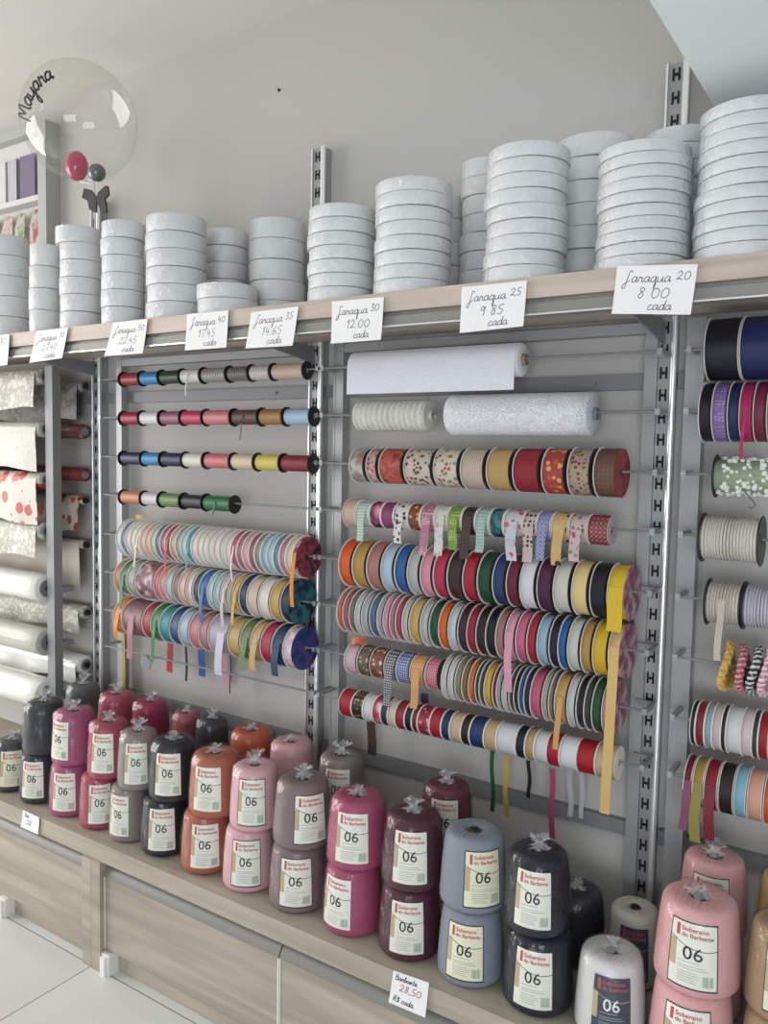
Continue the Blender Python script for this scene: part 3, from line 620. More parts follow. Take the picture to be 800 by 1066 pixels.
# clear plastic bag around a cone
M_bag = bpy.data.materials.new('clear_plastic_bag'); M_bag.use_nodes = True; nt = M_bag.node_tree; N = nt.nodes; L = nt.links
for n_ in list(N): N.remove(n_)
out = N.new('ShaderNodeOutputMaterial'); mx = N.new('ShaderNodeMixShader'); tr = N.new('ShaderNodeBsdfTransparent'); gl = N.new('ShaderNodeBsdfGlossy'); gl.inputs['Roughness'].default_value = .16
lw = N.new('ShaderNodeLayerWeight'); lw.inputs[0].default_value = .25
tc = N.new('ShaderNodeTexCoord'); no = N.new('ShaderNodeTexVoronoi'); no.feature = 'DISTANCE_TO_EDGE'; no.inputs['Scale'].default_value = 34
mp = N.new('ShaderNodeMapping'); mp.inputs['Scale'].default_value = (1, 1, .55); L.new(tc.outputs['Object'], mp.inputs[0]); L.new(mp.outputs[0], no.inputs['Vector'])
bp = N.new('ShaderNodeBump'); bp.inputs['Strength'].default_value = .8; bp.inputs['Distance'].default_value = .006; L.new(no.outputs[0], bp.inputs['Height'])
for s in (gl, lw): L.new(bp.outputs[0], s.inputs['Normal'])
ml = N.new('ShaderNodeMath'); ml.operation = 'MULTIPLY_ADD'; ml.inputs[1].default_value = .26; ml.inputs[2].default_value = .016; ml.use_clamp = True
L.new(lw.outputs['Facing'], ml.inputs[0]); L.new(ml.outputs[0], mx.inputs[0]); L.new(tr.outputs[0], mx.inputs[1]); L.new(gl.outputs[0], mx.inputs[2]); L.new(mx.outputs[0], out.inputs[0])
def bag_mesh(seed, tuft, flat=False):
    random.seed(seed); n = 60; rows = [(z, rad(z)+.0032) for z in (.004, .02, .045, .07, .095, .118, .132)]
    rows += [(.1425, .053), (.149, .042), (.1515, .028), (.1525, .016)]
    rows += [(.1525+tuft*.5, .008), (.1525+tuft, .017)]
    if flat: rows = [(z, rad(z)+.0032) for z in (.004, .02, .045, .07, .095, .118, .130, .136)]
    fz = [random.uniform(0, 6) for _ in range(4)]
    vs = []; fs = []
    for j, (z, r) in enumerate(rows):
        for k in range(n):
            t = 2*pi*k/n; amp = .0012 if j < 7 else .0035 if j < 11 else .004
            q = sin(t*7+fz[0]+z*40)+.8*sin(t*13+fz[1]-z*70)+.6*sin(t*21+fz[2])
            rr = r+amp*q*.45+(.0012 if j < 7 else 0); zz = z+(0 if j < 7 else .0012*abs(q)+random.uniform(0, .002 if j < 11 else tuft*.5))
            if j < 7: rr = max(rr, r-.0008)
            vs.append((rr*sin(t), -rr*cos(t), zz))
    for j in range(len(rows)-1):
        for k in range(n):
            l = (k+1) % n; fs.append((j*n+k, j*n+l, (j+1)*n+l, (j+1)*n+k))
    return MB().add(vs, fs).mesh('plastic_bag', M_bag, angle=80)
BAGS = [bag_mesh(1, .006), bag_mesh(2, .012), bag_mesh(3, .018), bag_mesh(4, .003), bag_mesh(5, 0, True)]
M_knot = mat('gathered_plastic', 'e0e3e6', .2, alpha=.34)
def knot_mesh(seed, hgt, rr_):
    random.seed(seed); b = MB(); n = 26; vs = []; fs = []
    prof_ = [(.1475, .020), (.1500, .014), (.1520, .007), (.1535+hgt*.4, .006), (.1535+hgt, rr_)]
    for j, (z, r) in enumerate(prof_):
        for k in range(n):
            t = 2*pi*k/n; q = 1+(.16 if j in (0, 4) else .1)*sin(t*4+seed)+random.uniform(-.38, .38)
            vs.append((r*q*sin(t), -r*q*cos(t), z+(random.uniform(-.3, .4)*hgt if j == 4 else random.uniform(-.0006, .0012))))
    for j in range(len(prof_)-1):
        for k in range(n): l = (k+1) % n; fs.append((j*n+k, j*n+l, (j+1)*n+l, (j+1)*n+k))
    return b.add(vs, fs).mesh('bag_knot', M_knot, angle=20)
KNOTS = [knot_mesh(11, .007, .012), knot_mesh(12, .013, .017), knot_mesh(13, .017, .020), knot_mesh(14, .004, .010)]
CONES = []
def fit(X, D, z, R):
    for (x_, d_, z_, r_) in CONES:
        if abs(z_-z) < .1:
            q = math.hypot(x_-X, d_-D)
            if q < (R+r_)*1.062: R = max(R*.80, q/1.062-r_)
    CONES.append((X, D, z, R)); return R
def cone(X, D, z, c, label, lab=0.0, R=CR, bag=0, border=False, showlabel=True, cream=False, dark=False, core='4a4644'):
    t = thing('yarn_cone', label, 'yarn cone', (X, D, z), 'cones of yarn on the counter')
    R = fit(X, D, z, R); s = R/CR; t.scale = (s, s, 1)
    link('yarn', me_cone, t, material=yarnm(c))
    link('core', me_core, t, material=mat('card_core_'+core, core, .7))
    if bag is not None:
        pb = link('plastic_bag', BAGS[bag], t)
        if bag != 4: kn = link('bag_knot', KNOTS[bag], pb); kn.rotation_euler = (0, 0, random.uniform(0, 6))
    if showlabel:
        # lab: where the label sits across the cone as seen from the aisle, -1 left edge .. 1 right edge
        az = atan2(-X, D)+math.asin(max(-.95, min(.95, lab)))
        L_ = link('label', me_label, t, material=mat('label_navy', '3b4150', .5) if dark else (M_lab2 if cream else M_lab)); L_.rotation_euler = (0, 0, az)
        P = lambda nm, me, m_: link(nm, me, L_, material=m_)
        P('number', me_num, mat('label_white_print', 'e8e8e8', .5) if dark else M_blk)
        P('heading', me_h1, M_redp); P('heading', me_h2, M_redp); P('logo', me_logo, M_redp)
        P('heading_line', me_curve, M_gry if dark else M_bord); P('small_print', me_small, M_gry); P('barcode', me_bar, M_grn); P('side_print', me_side, M_tan)
        if border: P('border', me_border, M_bord)
    return t
cols = [ # lower px, upper px, colour, name, R, opts lower, opts upper
 (14, None, '3a3c42', 'black', .060, dict(lab=-.1, cream=True, bag=1), None, 'at the far left end of the counter'),
 (43, 46, '2c2f35', 'charcoal', .060, dict(lab=-.45, bag=0), dict(showlabel=False, bag=2), 'left of the magenta pair'),
 (75, 77, '9c5070', 'magenta', .061, dict(lab=-.4, bag=3), dict(lab=-.75, bag=1), 'of the magenta pair near the left end'),
 (105, 113, '9c4254', 'dusty crimson', .056, dict(lab=-.05, bag=3), dict(lab=-.35, bag=1), 'between the magenta and taupe pairs'),
 (135.5, 144, '857a74', 'taupe', .054, dict(lab=-.6, bag=3), dict(lab=-.15, bag=2), 'of the small taupe pair at the left'),
 (173, 180, '1e2126', 'black', .063, dict(lab=-.2, bag=0), dict(lab=-.25, bag=0), 'between the taupe and terracotta pairs'),
 (216, 224, 'a25c49', 'terracotta', .064, dict(lab=-.1, bag=3), dict(lab=-.35, bag=0), 'of the terracotta pair'),
 (260, 265, 'cfa2aa', 'pale pink', .063, dict(lab=-.15, border=True, bag=3), dict(lab=-.15, border=True, bag=2), 'right of the terracotta pair'),
 (311, 315, '7a696b', 'mauve taupe', .067, dict(lab=-.1, bag=0, border=True), dict(lab=.28, bag=1, border=True), 'left of the hot pink pair'),
 (368, 372, 'a04868', 'hot pink', .066, dict(lab=-.6, bag=0), dict(lab=-.2, bag=0), 'of the hot pink pair'),
 (427, 430, '4a2230', 'burgundy', .065, dict(lab=-.1, bag=0), dict(lab=-.1, bag=1), 'between the hot pink and blue-grey pairs'),
 (491, 493, '7f8792', 'blue-grey', .067, dict(lab=-.2, border=True, cream=True, bag=None), dict(lab=.3, border=True, cream=True, bag=None), 'of the blue-grey pair'),
 (561, 560, '171d2a', 'navy', .066, dict(lab=-.15, bag=0), dict(lab=-.15, bag=1), 'right of the blue-grey pair'),
 (720, 727, 'd4a0a2', 'light pink', .070, dict(lab=-.1, border=True, bag=None), dict(lab=-.1, border=True, bag=3), 'at the front right end'),
 (812, 815, '9c8264', 'tan', .066, dict(lab=.1, border=True, cream=True, bag=None), dict(lab=.1, border=True, cream=True, bag=3), 'at the right edge'),
]
for lo, up, c, nm, R, ol, ou, where in cols:
    D = 1.355+R
    x = Xof(lo, D, CT+.07)
    if up is None: cone(x, D, CT+.0004, c, 'single %s yarn cone %s' % (nm, where), R=R, **ol); continue
    cone(x, D, CT+.0004, c, 'lower %s yarn cone %s, front row' % (nm, where), R=R, **dict(ol, bag=4 if ol.get('bag') is not None else None))
    x2 = Xof(up, D, CT+.22)
    cone(x2, D+.002, CT+CH+.0012, c, 'upper %s yarn cone %s, front row' % (nm, where), R=R, **ou)
cone(Xof(636, 1.425, CT+.07), 1.425, CT+.0004, 'cfcfce', 'white yarn cone with a dark label, front row beside the navy pair', R=.066, lab=.05, dark=True, bag=0, core='5a5c60')
back = [ # px at top, colour, name, tiers, opts
 (87, '55565a', 'grey', 2, dict(showlabel=False, bag=2), 'behind the magenta pair'),
 (122, 'a84860', 'rose', 2, dict(showlabel=False, bag=2), 'behind the dusty crimson pair'),
 (157, '962e50', 'deep magenta', 2, dict(showlabel=False, bag=1), 'against the left rack post'),
 (195, '9a5058', 'dull rose', 2, dict(showlabel=False, bag=0), 'behind the black front pair'),
 (221, '2e3036', 'black', 2, dict(showlabel=False, bag=1), 'behind the terracotta front pair'),
 (262, 'b4543c', 'terracotta', 2, dict(showlabel=False, bag=0), 'behind the pale pink front pair'),
 (304, 'c8989e', 'pale pink', 2, dict(showlabel=False, bag=3), 'behind the mauve taupe pair'),
 (356, '7c7270', 'taupe', 2, dict(lab=-.2, bag=2), 'behind the hot pink pair'),
 (466, '5c2838', 'burgundy', 2, dict(lab=-.1, bag=1), 'behind the blue-grey pair'),
 (601, '1c1f28', 'navy black', 1, dict(showlabel=False, bag=0), 'behind the navy pair'),
 (662, 'b8b2a8', 'off-white', 1, dict(lab=0, dark=True, bag=None, core='3a3836'), 'with a dark label behind the white one'),
 (745, 'd09c9e', 'light pink', 2, dict(lab=-.1, border=True, bag=1), 'behind the light pink front pair'),
 (828, 'a08058', 'tan', 2, dict(showlabel=False, bag=3), 'at the right edge behind the front tan pair'),
]
for px, c, nm, tiers, o_, where in back:
    R = {195: .045, 745: .061, 87: .056, 122: .058, 157: .056, 603: .052, 658: .054}.get(px, .060)
    D = 1.592 if px not in (157,) else 1.60
    x = Xof(px, D, CT+.148*tiers)
    for k in range(tiers):
        zz = -.022 if px in (195,) and k else 0
        oo = dict(o_)
        if tiers == 2 and k == 0: oo['bag'] = 4
        cone(x, D, CT+.0004+k*(CH+.0008), c, ('back-row %s yarn cone %s%s' % (nm, where, '' if tiers == 1 else (', upper' if k else ', lower'))), R=R, **oo)

# ------------------------------------------------------------------ handwritten cards
G = {
 'J': (.75, [[(.75, .95), (.5, 1.1), (.4, .8), (.35, .2), (.3, -.4), (.12, -.6), (0, -.4), (.2, -.1), (.6, .12)]]),
 'a': (.62, [[(.5, .42), (.3, .5), (.08, .35), (.05, .12), (.2, 0), (.4, .12), (.5, .45), (.48, .12), (.58, 0), (.66, .08)]]),
 'r': (.5, [[(0, .05), (.1, .5), (.2, .4), (.36, .42), (.36, .1), (.45, 0), (.54, .08)]]),
 'q': (.62, [[(.5, .42), (.3, .5), (.08, .35), (.05, .12), (.2, 0), (.4, .12), (.5, .45), (.46, -.6), (.55, -.55), (.56, -.1), (.66, .08)]]),
 'u': (.62, [[(0, .45), (.04, .1), (.18, 0), (.38, .12), (.46, .45), (.46, .1), (.56, 0), (.66, .08)]]),
 'c': (.5, [[(.42, .42), (.28, .5), (.08, .35), (.05, .12), (.2, 0), (.36, .02), (.54, .1)]]),
 'd': (.62, [[(.5, .42), (.3, .5), (.08, .35), (.05, .12), (.2, 0), (.4, .12), (.58, .95), (.5, .2), (.56, 0), (.66, .08)]]),
 'M': (1.0, [[(0, 0), (.15, 1), (.4, .3), (.7, 1), (.85, .1), (1.0, 0)]]),
 'y': (.6, [[(0, .45), (.05, .1), (.2, .02), (.4, .15), (.5, .45), (.42, -.4), (.25, -.6), (.2, -.35), (.62, .08)]]),
 'B': (.7, [[(.1, 0), (.15, 1), (.5, .95), (.5, .65), (.2, .55), (.6, .4), (.55, .05), (.1, 0)]]),
 'b': (.5, [[(0, .1), (.25, .9), (.1, .9), (.1, .1), (.3, 0), (.42, .2), (.3, .4), (.5, .35)]]),
 'n': (.6, [[(0, 0), (.08, .45), (.1, .1), (.3, .48), (.4, .4), (.42, .05), (.6, .08)]]),
 't': (.4, [[(.15, .9), (.15, .1), (.25, 0), (.4, .08)], [(0, .6), (.35, .62)]]),
 'e': (.5, [[(0, .2), (.35, .3), (.3, .5), (.1, .4), (.08, .1), (.3, 0), (.5, .1)]]),
 '0': (.75, [[(.35, .8), (.1, .6), (.08, .2), (.3, 0), (.58, .2), (.6, .6), (.35, .8)]]),
 '1': (.4, [[(.05, .6), (.25, .85), (.2, 0)]]),
 '2': (.7, [[(.1, .65), (.3, .85), (.5, .65), (.4, .35), (.08, .02), (.25, .1), (.62, .02)]]),
 '3': (.6, [[(.1, .8), (.45, .82), (.2, .48), (.48, .3), (.35, .02), (.05, .05)]]),
 '4': (.65, [[(.2, .85), (.08, .35), (.55, .35)], [(.42, .6), (.4, -.05)]]),
 '5': (.65, [[(.55, .85), (.2, .82), (.15, .5), (.48, .4), (.42, .05), (.05, .02)]]),
 '6': (.65, [[(.45, .85), (.12, .45), (.15, .05), (.45, .08), (.48, .35), (.15, .35)]]),
 '7': (.6, [[(.05, .8), (.5, .82), (.25, 0)]]),
 '8': (.65, [[(.5, .75), (.25, .85), (.15, .62), (.45, .3), (.3, 0), (.1, .2), (.5, .7)]]),
 '9': (.65, [[(.45, .6), (.25, .85), (.08, .6), (.3, .45), (.48, .8), (.42, 0)]]),
 ',': (.25, [[(.12, .05), (.05, -.12)]]), '.': (.25, [[(.08, .03), (.12, .0)]]), '-': (.5, [[(.05, .35), (.45, .35)]]), '$': (.6, [[(.5, .75), (.2, .8), (.15, .5), (.45, .35), (.3, .0), (.05, .1)], [(.3, 1), (.3, -.1)]]),
 'R': (.7, [[(.1, 0), (.15, 1), (.5, .9), (.45, .55), (.2, .5), (.6, 0)]]),
 ' ': (.4, []),
}
def catmull(p, n=5):
    if len(p) < 3: return p
    q = [p[0]]+list(p)+[p[-1]]; out_ = []
    for i in range(1, len(q)-2):
        for k in range(n):
            t = k/n; r_ = []
            for c in (0, 1):
                a, b, d, e = q[i-1][c], q[i][c], q[i+1][c], q[i+2][c]
                r_.append(.5*((2*b)+(-a+d)*t+(2*a-5*b+4*d-e)*t*t+(-a+3*b-3*d+e)*t**3))
            out_.append(tuple(r_))
    out_.append(p[-1]); return out_
def strokes(s, x, y, size, slant=.15):
    out_ = []; cx = x
    for ch in s:
        w_, st = G[ch]
        for q in st: out_.append([(cx+(px_+py_*slant)*size, y+py_*size) for px_, py_ in catmull(q)])
        cx += (w_+.03)*size
    return out_, cx-x
def pen(b, poly, th, fmap, mi=0):
    for i in range(len(poly)-1):
        (x0, y0), (x1, y1) = poly[i], poly[i+1]; dx, dy = x1-x0, y1-y0; l = math.hypot(dx, dy)
        if l < 1e-6: continue
        nx, ny = -dy/l*th/2, dx/l*th/2; ex, ey = dx/l*th*.3, dy/l*th*.3
        pts = [(x0-ex+nx, y0-ey+ny), (x0-ex-nx, y0-ey-ny), (x1+ex-nx, y1+ey-ny), (x1+ex+nx, y1+ey+ny)]
        b.add([fmap(*q) for q in pts], [(0, 1, 2, 3)], mi)
def card(quad, D, lines, label, th=.014, group='handwritten price cards on the shelf edge'):
    TL, TR, BR, BL = [atD(x, y, D) for x, y in quad]
    base = Vector((0, 0, 0))+(BL+BR)/2
    W_ = (TR-TL).length; H_ = (TL-BL).length; asp = W_/H_
    def fm(u, v, off=0.0):          # u 0..1, v 0..1
        p_ = (BL*(1-u)+BR*u)*(1-v)+(TL*(1-u)+TR*u)*v
        return p_-base+Vector((0, -off-.004*(1-v)**2, 0))
    t = thing('price_card', label, 'price card', base, group)
    b = MB(); n = 6; vs = []; fs = []
    for o_ in (.0008, 0):
        for j in range(n+1):
            vs += [fm(0, j/n, o_), fm(1, j/n, o_)]
    m_ = 2*(n+1)
    for j in range(n):
        q = 2*j; fs += [(q, q+1, q+3, q+2), (m_+q+2, m_+q+3, m_+q+1, m_+q), (q+2, m_+q+2, m_+q, q), (q+1, m_+q+1, m_+q+3, q+3)]
    fs += [(1, 0, m_, m_+1), (2*n, 2*n+1, m_+2*n+1, m_+2*n)]
    b.add(vs, fs); b.build('paper', M_paper, t, smooth=False)
    for s, u, v, size, ink in lines:   # size relative to the card height, u v relative
        st, wd = strokes(s, 0, 0, size)
        ib = MB()
        for poly in st: pen(ib, [(x_, y_) for x_, y_ in poly], th*(1 if size > .1 else .8), lambda a_, b_: fm(u+a_/asp, v+b_, .0011))
        ib.build('handwriting', ink, t, smooth=False)
I = M_ink
def std(n_, price): return [('Jaraqua', .12, .66, .24, I), (n_, .12+(.78-.08*len(n_)*0)*.80 if False else .72, .72, .18, I), (price, .30, .30, .24, I), ('cada', .46, .08, .15, I)]
def std2(quad, D, n_, price, label):
    TL, TR, BR, BL = [atD(x, y, D) for x, y in quad]; asp = (TR-TL).length/(TL-BL).length
    k = asp/1.55
    card(quad, D, [('Jaraqua', .10, .66, .205*k, I), (n_, .76, .70, .19*k, I), (price, .30, .33, .24*k, I), ('cada', .45, .09, .19*k, I)], label)
CD = 1.394
std2([(643,277),(727,275),(720,328),(638,327)], CD, '20', '8 00', 'largest price card, reading Jaraqua 20 at 8 00, on the shelf edge')
std2([(481,299),(549,292),(546,340),(480,347)], CD, '25', '9 85', 'price card reading Jaraqua 25 at 9 85 on the shelf edge')
std2([(346,314),(400,309),(398,354),(346,358)], CD, '30', '12.00', 'price card reading Jaraqua 30 at 12.00 on the shelf edge')
std2([(262,325),(311,319),(306,360),(257,363)], CD, '35', '14.65', 'price card reading 14.65 on the shelf edge')
std2([(195,327),(238,323),(237,362),(194,365)], CD, '40', '17.45', 'price card reading 17.45 on the shelf edge')
std2([(118,336),(154,332),(150,368),(110,371)], CD, '50', '22.45', 'slanting price card on the shelf edge above the left upright')
std2([(38,345),(71,341),(66,373),(32,378)], CD, '70', '27.40', 'price card on the shelf edge above the grey post')
std2([(-28,352),(10,348),(9,380),(-26,384)], CD, '80', '30.10', 'price card cut off by the left edge of the picture')
card([(410,1010),(447,1023),(444,1058),(406,1042)], 1.3265, [('Barbante', .08, .76, .16, I), ('28,50', .22, .46, .24, M_redink), ('R$ cada', .10, .12, .16, I)], 'small price card with red figures on the counter edge', th=.022, group='handwritten price cards on the counter edge')
card([(24,843),(41,851),(41,868),(23,860)], 1.3265, [('Bar', .15, .7, .2, I), ('22', .3, .3, .3, M_redink)], 'tiny price card on the counter edge below the charcoal cone', th=.03, group='handwritten price cards on the counter edge')

# ------------------------------------------------------------------ bubble balloon
BD = 1.56
c = atD(83, 127, BD); e = atD(25, 127, BD); rb = 60/F*((c-CP).dot(FW))*.98
# keep clear of the wall
t = thing('bubble_balloon', 'clear bubble balloon with black lettering and a pink and a grey balloon inside', 'balloon', (c.x, BD, SZ+.0005))
cz = c.z-SZ
M_bub = bpy.data.materials.new('clear_balloon_film'); M_bub.use_nodes = True; nt = M_bub.node_tree; N = nt.nodes; L = nt.links
for n_ in list(N): N.remove(n_)
out = N.new('ShaderNodeOutputMaterial'); mx = N.new('ShaderNodeMixShader'); tr = N.new('ShaderNodeBsdfTransparent'); tr.inputs[0].default_value = (.97, .97, .96, 1); gl = N.new('ShaderNodeBsdfGlossy'); gl.inputs['Roughness'].default_value = .05
lw = N.new('ShaderNodeLayerWeight'); lw.inputs[0].default_value = .18; ml = N.new('ShaderNodeMath'); ml.operation = 'MULTIPLY_ADD'; ml.inputs[1].default_value = .35; ml.inputs[2].default_value = .035
L.new(lw.outputs['Facing'], ml.inputs[0]); L.new(ml.outputs[0], mx.inputs[0]); L.new(tr.outputs[0], mx.inputs[1]); L.new(gl.outputs[0], mx.inputs[2]); L.new(mx.outputs[0], out.inputs[0])
pf = [(-rb*cos(pi*i/40), rb*sin(pi*i/40)) for i in range(41)]; pf[0] = (-rb-.006, .004); pf[-1] = (rb, .0005)
MB().lathe(pf, 'Z', 64, c=(0, 0, cz)).build('bubble', M_bub, t)
def ball(px, py, rx, rz_, dD, name, m_):
    q = atD(px, py, BD+dD)-Vector((c.x, BD, SZ)); tt = (atD(px, py, BD+dD)-CP).dot(FW)/F
    MB().lathe([(-rz_*tt*cos(pi*i/24), max(.0004, rx*tt*sin(pi*i/24))) for i in range(25)], 'Z', 40, c=q).build(name, m_, t)
ball(80, 173, 11.5, 15, .0, 'pink_balloon', mat('pink_rubber', 'c0486a', .2, coat=.5))
ball(101, 180, 9, 9, -.03, 'grey_balloon', mat('grey_rubber', '5a5e60', .2, coat=.6))
q = atD(97, 196, BD-.03)-Vector((c.x, BD, SZ)); bt = MB()
M_bow = mat('black_bow_ribbon', '17181c', .45)
bow_l = [(87.3,196),(85,206),(91,209),(92.6,218),(100,221.5),(100,205),(94,197.6)]
bow_r = [(110,193),(101.6,200.6),(100,209.6),(106,221.6),(111,220.5),(109,207),(113,203),(112,194)]
for pl in (bow_l, bow_r):
    pts = [atD(x_, y_, BD-.036)-Vector((c.x, BD, SZ)) for x_, y_ in pl]; n = len(pts)
    bt.add(pts+[p_+Vector((0, .005, 0)) for p_ in pts], [tuple(range(n)), tuple(range(2*n-1, n-1, -1))]+[(i, n+i, n+(i+1) % n, (i+1) % n) for i in range(n)])
bt.build('bow', M_bow, t, smooth=False)
qb = q+Vector((0, .004, 0))
MB().tube([qb+Vector((0, .0, .012)), qb+Vector((.002, 0, -.03)), (qb.x+.004, qb.y, .001)], .0022).build('stick', mat('clear_stick', 'c8c8c8', .3), t)
MB().tube([(0, 0, cz-rb-.004), q+Vector((0, .004, .012))], .003).build('neck', mat('clear_stick', 'c8c8c8', .3), t)
# lettering on the bubble, facing the aisle and climbing to the right
vc = (CP-c).normalized(); rt = Vector((-vc.y, vc.x, 0)).normalized()*1; upv = vc.cross(rt).normalized()
if rt.x < 0: rt = -rt
if upv.z < 0: upv = -upv
st, wd = strokes('Mayara', 0, 0, 1.0, .25); lb = MB()
def onball(a_, b_):
    # arc from lower left to the top of the bubble, radius fraction .86
    th_ = radians(187)-(a_/wd)*radians(64); rr = .86-.06*(a_/wd)+.24*(b_-.3)
    rr = min(rr, .98)
    x_, y_ = rr*cos(th_), rr*sin(th_); zc = sqrt(max(.0, 1-x_*x_-y_*y_))
    v = (rt*x_+upv*y_+vc*zc)*(rb+.0008)
    return Vector((0, 0, cz))+v
for poly in st: pen(lb, poly, .14, onball)
lb.build('lettering', mat('black_vinyl', '1a1a1c', .4), t, smooth=False)

# ------------------------------------------------------------------ far left: rolls of tablecloth and lace, post, wall cabinet
PX = -2.327
pt = thing('grey_post', 'square grey steel post with arms at the end of the tablecloth rolls', 'post', (PX, 1.60, CT), None)
MB().box(-.019, .019, -.012, .018, 0, 1.280).build('post', M_dsteel, pt, smooth=False)
M_poppy = patt('floral', 'ddd8cc', 'c03a2c', 'd8583c', .22)
M_lace = mat('lace_film', 'bebeb2', .4, coat=.5, coat_rough=.15, bump=(55, .9, 'crinkle'))
M_lacep = patt('swirl', 'd8d8cc', 'a8aa98', 'e8e0da', 1.3)
M_grayp = patt('swirl', '9a9894', '77736f', 'a8a49e', .7)
M_redp2 = patt('floral', '7a4a48', '8a2c34', 'a87a70', .5)
M_pvc = mat('white_pvc_roll', 'e0e0dc', .3, coat=.5, coat_rough=.15)
rolls = [ # y px at x=47, radius, material, drape px, name
 (392, .026, M_lacep, 36, 'clear lace-print tablecloth roll, top front rod at the left edge'),
 (447, .026, M_lace, 44, 'glossy white lace film roll, second front rod at the left edge'),
 (500, .026, M_poppy, 46, 'red poppy tablecloth roll, third front rod at the left edge'),
 (553, .028, M_lacep, 30, 'pale floral lace roll, fourth front rod at the left edge'),
 (612, .046, M_pvc, 0, 'thick white plastic roll, fifth front rod at the left edge'),
 (668, .044, M_lace, 0, 'thick embossed white roll, sixth front rod at the left edge'),
 (722, .052, M_pvc, 0, 'thickest white roll, lowest front rod at the left edge'),
]
def big_roll(label, D, z, x0, x1, r, m_, drape, grp):
    t = thing('tablecloth_roll', label, 'tablecloth roll', ((x0+x1)/2, D, z), grp); w = x1-x0
    pf = [(-w/2, .012), (-w/2, r-.002), (-w/2+.002, r)]+[(-w/2+w*i/14, r*random.uniform(.97, 1.02)) for i in range(1, 14)]+[(w/2-.002, r), (w/2, r-.002), (w/2, .012)]
    MB().lathe(pf, 'X', 36, closed=True).build('roll', m_, t, angle=70)
    MB().lathe([(w/2, .0), (w/2+.003, .010), (w/2+.0095, .010), (w/2+.0095, 0)], 'X', 18).build('end_cap', M_black if drape or r > .04 else M_dsteel, t)
    MB().lathe([(w/2+.0001, .0), (w/2+.0001, r*.62), (w/2+.004, r*.58), (w/2+.004, 0)], 'X', 24).build('side_disc', M_dsteel, t)
    if drape:
        n = 26; nu = 8; vs = []; fs = []; ph = random.random()*6
        for i in range(n+1):
            x_ = -w/2+w*.99*i/n
            for j in range(nu+1):
                v = j/nu; y_ = -(r+.002)-.003*(v>0)-.007*v*sin(i*1.1+ph)*sin(v*2.2); vs.append((x_, y_, .006-drape*v-(.008*sin(i*.5+ph)*v)))
        m1 = len(vs); vs += [(a_, b_+.0008, c_) for a_, b_, c_ in vs]
        for i in range(n):
            for j in range(nu):
                a_ = i*(nu+1)+j; fs += [(a_, a_+1, a_+nu+2, a_+nu+1), (m1+a_, m1+a_+nu+1, m1+a_+nu+2, m1+a_+1)]
        MB().add(vs, fs).build('hanging_flap', m_, t, angle=80)
    return t
for y, r, m_, dr, lb_ in rolls:
    q = atD(47, y, 1.60); tt = (q-CP).dot(FW)/F
    big_roll(lb_, 1.60, q.z, -3.35, PX-.036, r, m_, dr*tt, 'rolls on the front rods at the far left')
    if y > 600: MB().box(-.019, .019, .0185, .060, q.z-CT-.010, q.z-CT+.006).build('arm', M_dsteel, pt, smooth=False)
    MB().lathe([(-.0260, 0), (-.0260, .006), (-.0192, .006), (-.0192, 0)], 'X', 10, c=(0, 0, q.z-CT)).build('pin', M_chrome, pt)
backr = [ (80, 402, .018, M_grayp, 38, 'grey patterned roll, top rod behind the grey post'),
 (80, 449, .024, M_redp2, 0, 'dark patterned roll, second rod behind the grey post'),
 (80, 494, .022, mat('dark_red_cloth', '7c3034', .6), 0, 'dark red roll, third rod behind the grey post'),
 (80, 520, .014, M_poppy, 36, 'poppy print roll behind the grey post'),
 (80, 566, .014, mat('beige_cloth', 'b8b0a6', .5), 46, 'beige cloth roll behind the grey post'),
 (80, 636, .022, M_lacep, 22, 'lace print roll behind the grey post'),
 (80, 690, .030, M_pvc, 20, 'white plastic roll low behind the grey post') ]
for x, y, r, m_, dr, lb_ in backr:
    q = atD(x, y, 1.705-r*.4); tt = (q-CP).dot(FW)/F
    big_roll(lb_, 1.712-r*.5 if r > .02 else 1.70, q.z, -3.12, -2.300, r, m_, dr*tt, 'rolls on the rear rods at the far left')
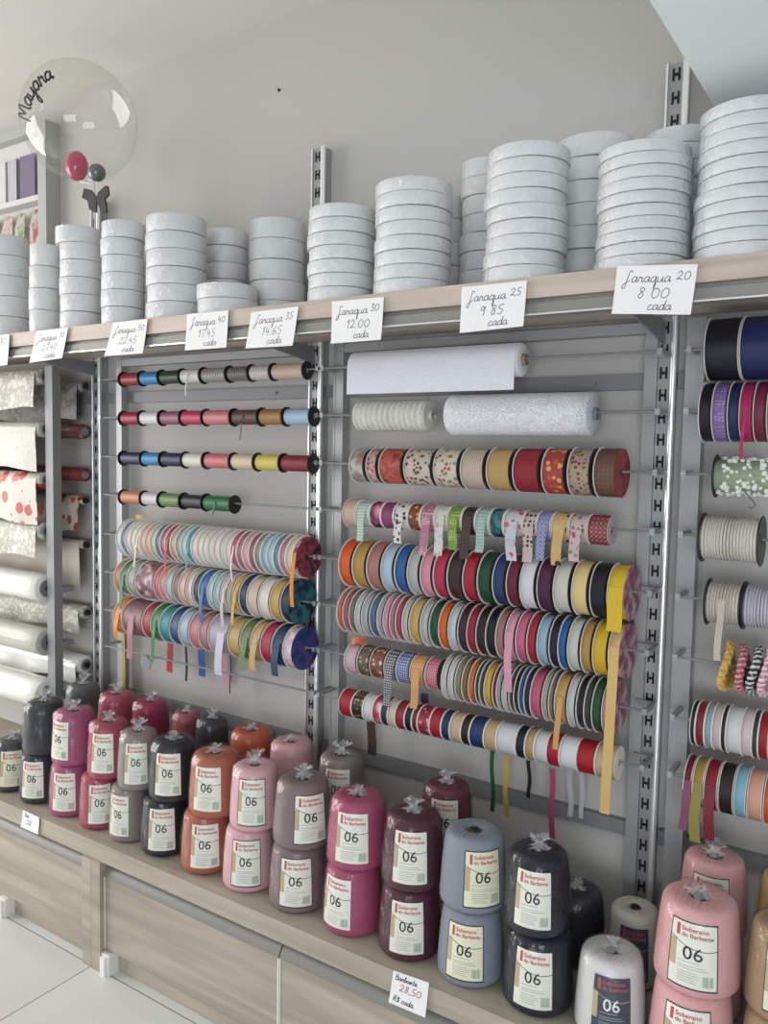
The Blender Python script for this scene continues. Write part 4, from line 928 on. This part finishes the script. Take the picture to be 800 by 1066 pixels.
# wall cabinet with bolts of fabric
a = atD(47, 124, 1.695); x1 = a.x; zt = a.z; x0 = x1-.95; zb = SZ+.001; zb = 1.85
cb = thing('wall_cabinet', 'grey open wall cabinet at the top left corner of the picture', 'wall cabinet', (x0, 1.695, zb))
H_ = zt-zb; W_ = x1-x0
M_cab = mat('grey_cabinet', 'a3a4a2', .5); M_cabw = mat('cabinet_white', 'c4c4c0', .6)
for q_ in (W_-.045, 0): MB().box(q_, q_+.045, 0, .054, 0, H_).build('side', M_cab, cb, smooth=False)
MB().box(.0455, W_-.0455, 0, .054, H_-.03, H_).build('top', M_cab, cb, smooth=False)
MB().box(.0455, W_-.0455, .048, .054, 0, H_-.031).build('back', M_cabw, cb, smooth=False)
zs = atD(30, 206, 1.695).z-zb
MB().box(.0455, W_-.0455, .004, .0475, zs-.012, zs+.006).build('shelf', M_cabw, cb, smooth=False)
MB().box(.0455, W_-.0455, .03, .0475, H_-.09, H_-.031).build('header', M_cabw, cb, smooth=False)
bolts = [(W_-.165, .085, 'purple', '70657c'), (W_-.235, .05, 'lilac', 'a8a0b4'), (W_-.33, .08, 'pale grey', 'c0c0c0'), (W_-.44, .09, 'violet', '8a7aa0'), (W_-.55, .09, 'cream', 'c8c4b8')]
for i, (bx, bw, nm, c_) in enumerate(bolts):
    b = MB().box(0, bw, 0, .03, 0, (H_-zs)*.6)
    tag(b.build('fabric_bolt', patt('stripe', c_, 'd8d8dc', None, .8) if nm == 'lilac' else mat('bolt_'+c_, c_, .7), loc=(x0+bx, 1.708, zb+zs+.0062), smooth=False), 'upright %s fabric bolt in the wall cabinet at top left' % nm, 'fabric bolt', 'fabric bolts in the wall cabinet')
packs = [(W_-.115, .07, 'red', 'a84a50'), (W_-.20, .06, 'green', '7a9a64'), (W_-.28, .07, 'pink', 'c0908c'), (W_-.37, .08, 'orange', 'c08a60')]
hs = zs-.014
for i, (bx, bw, nm, c_) in enumerate(packs):
    b = MB()
    vs = [(0, 0, 0), (bw, 0, 0), (bw, .034, 0), (0, .034, 0), (bw*.05, .005, hs*.8), (bw*.95, .005, hs*.78), (bw*.95, .03, hs*.8), (bw*.05, .03, hs*.8), (bw*.2, .015, hs*.95), (bw*.8, .015, hs*.93)]
    fs = [(0, 1, 5, 4), (1, 2, 6, 5), (2, 3, 7, 6), (3, 0, 4, 7), (4, 5, 9, 8), (6, 7, 8, 9), (5, 6, 9), (7, 4, 8)]
    b.add(vs, fs)
    tag(b.build('fabric_pack', patt('swirl', c_, 'd0c8c0', c_, .5), loc=(x0+bx, 1.703, zb+.0005), smooth=False), '%s printed fabric pack on the lower cabinet level at top left' % nm, 'fabric pack', 'printed packs in the wall cabinet')
MB().box(.0455, W_-.0455, .004, .0475, -.012, -.0002).build('bottom', M_cabw, cb, smooth=False)
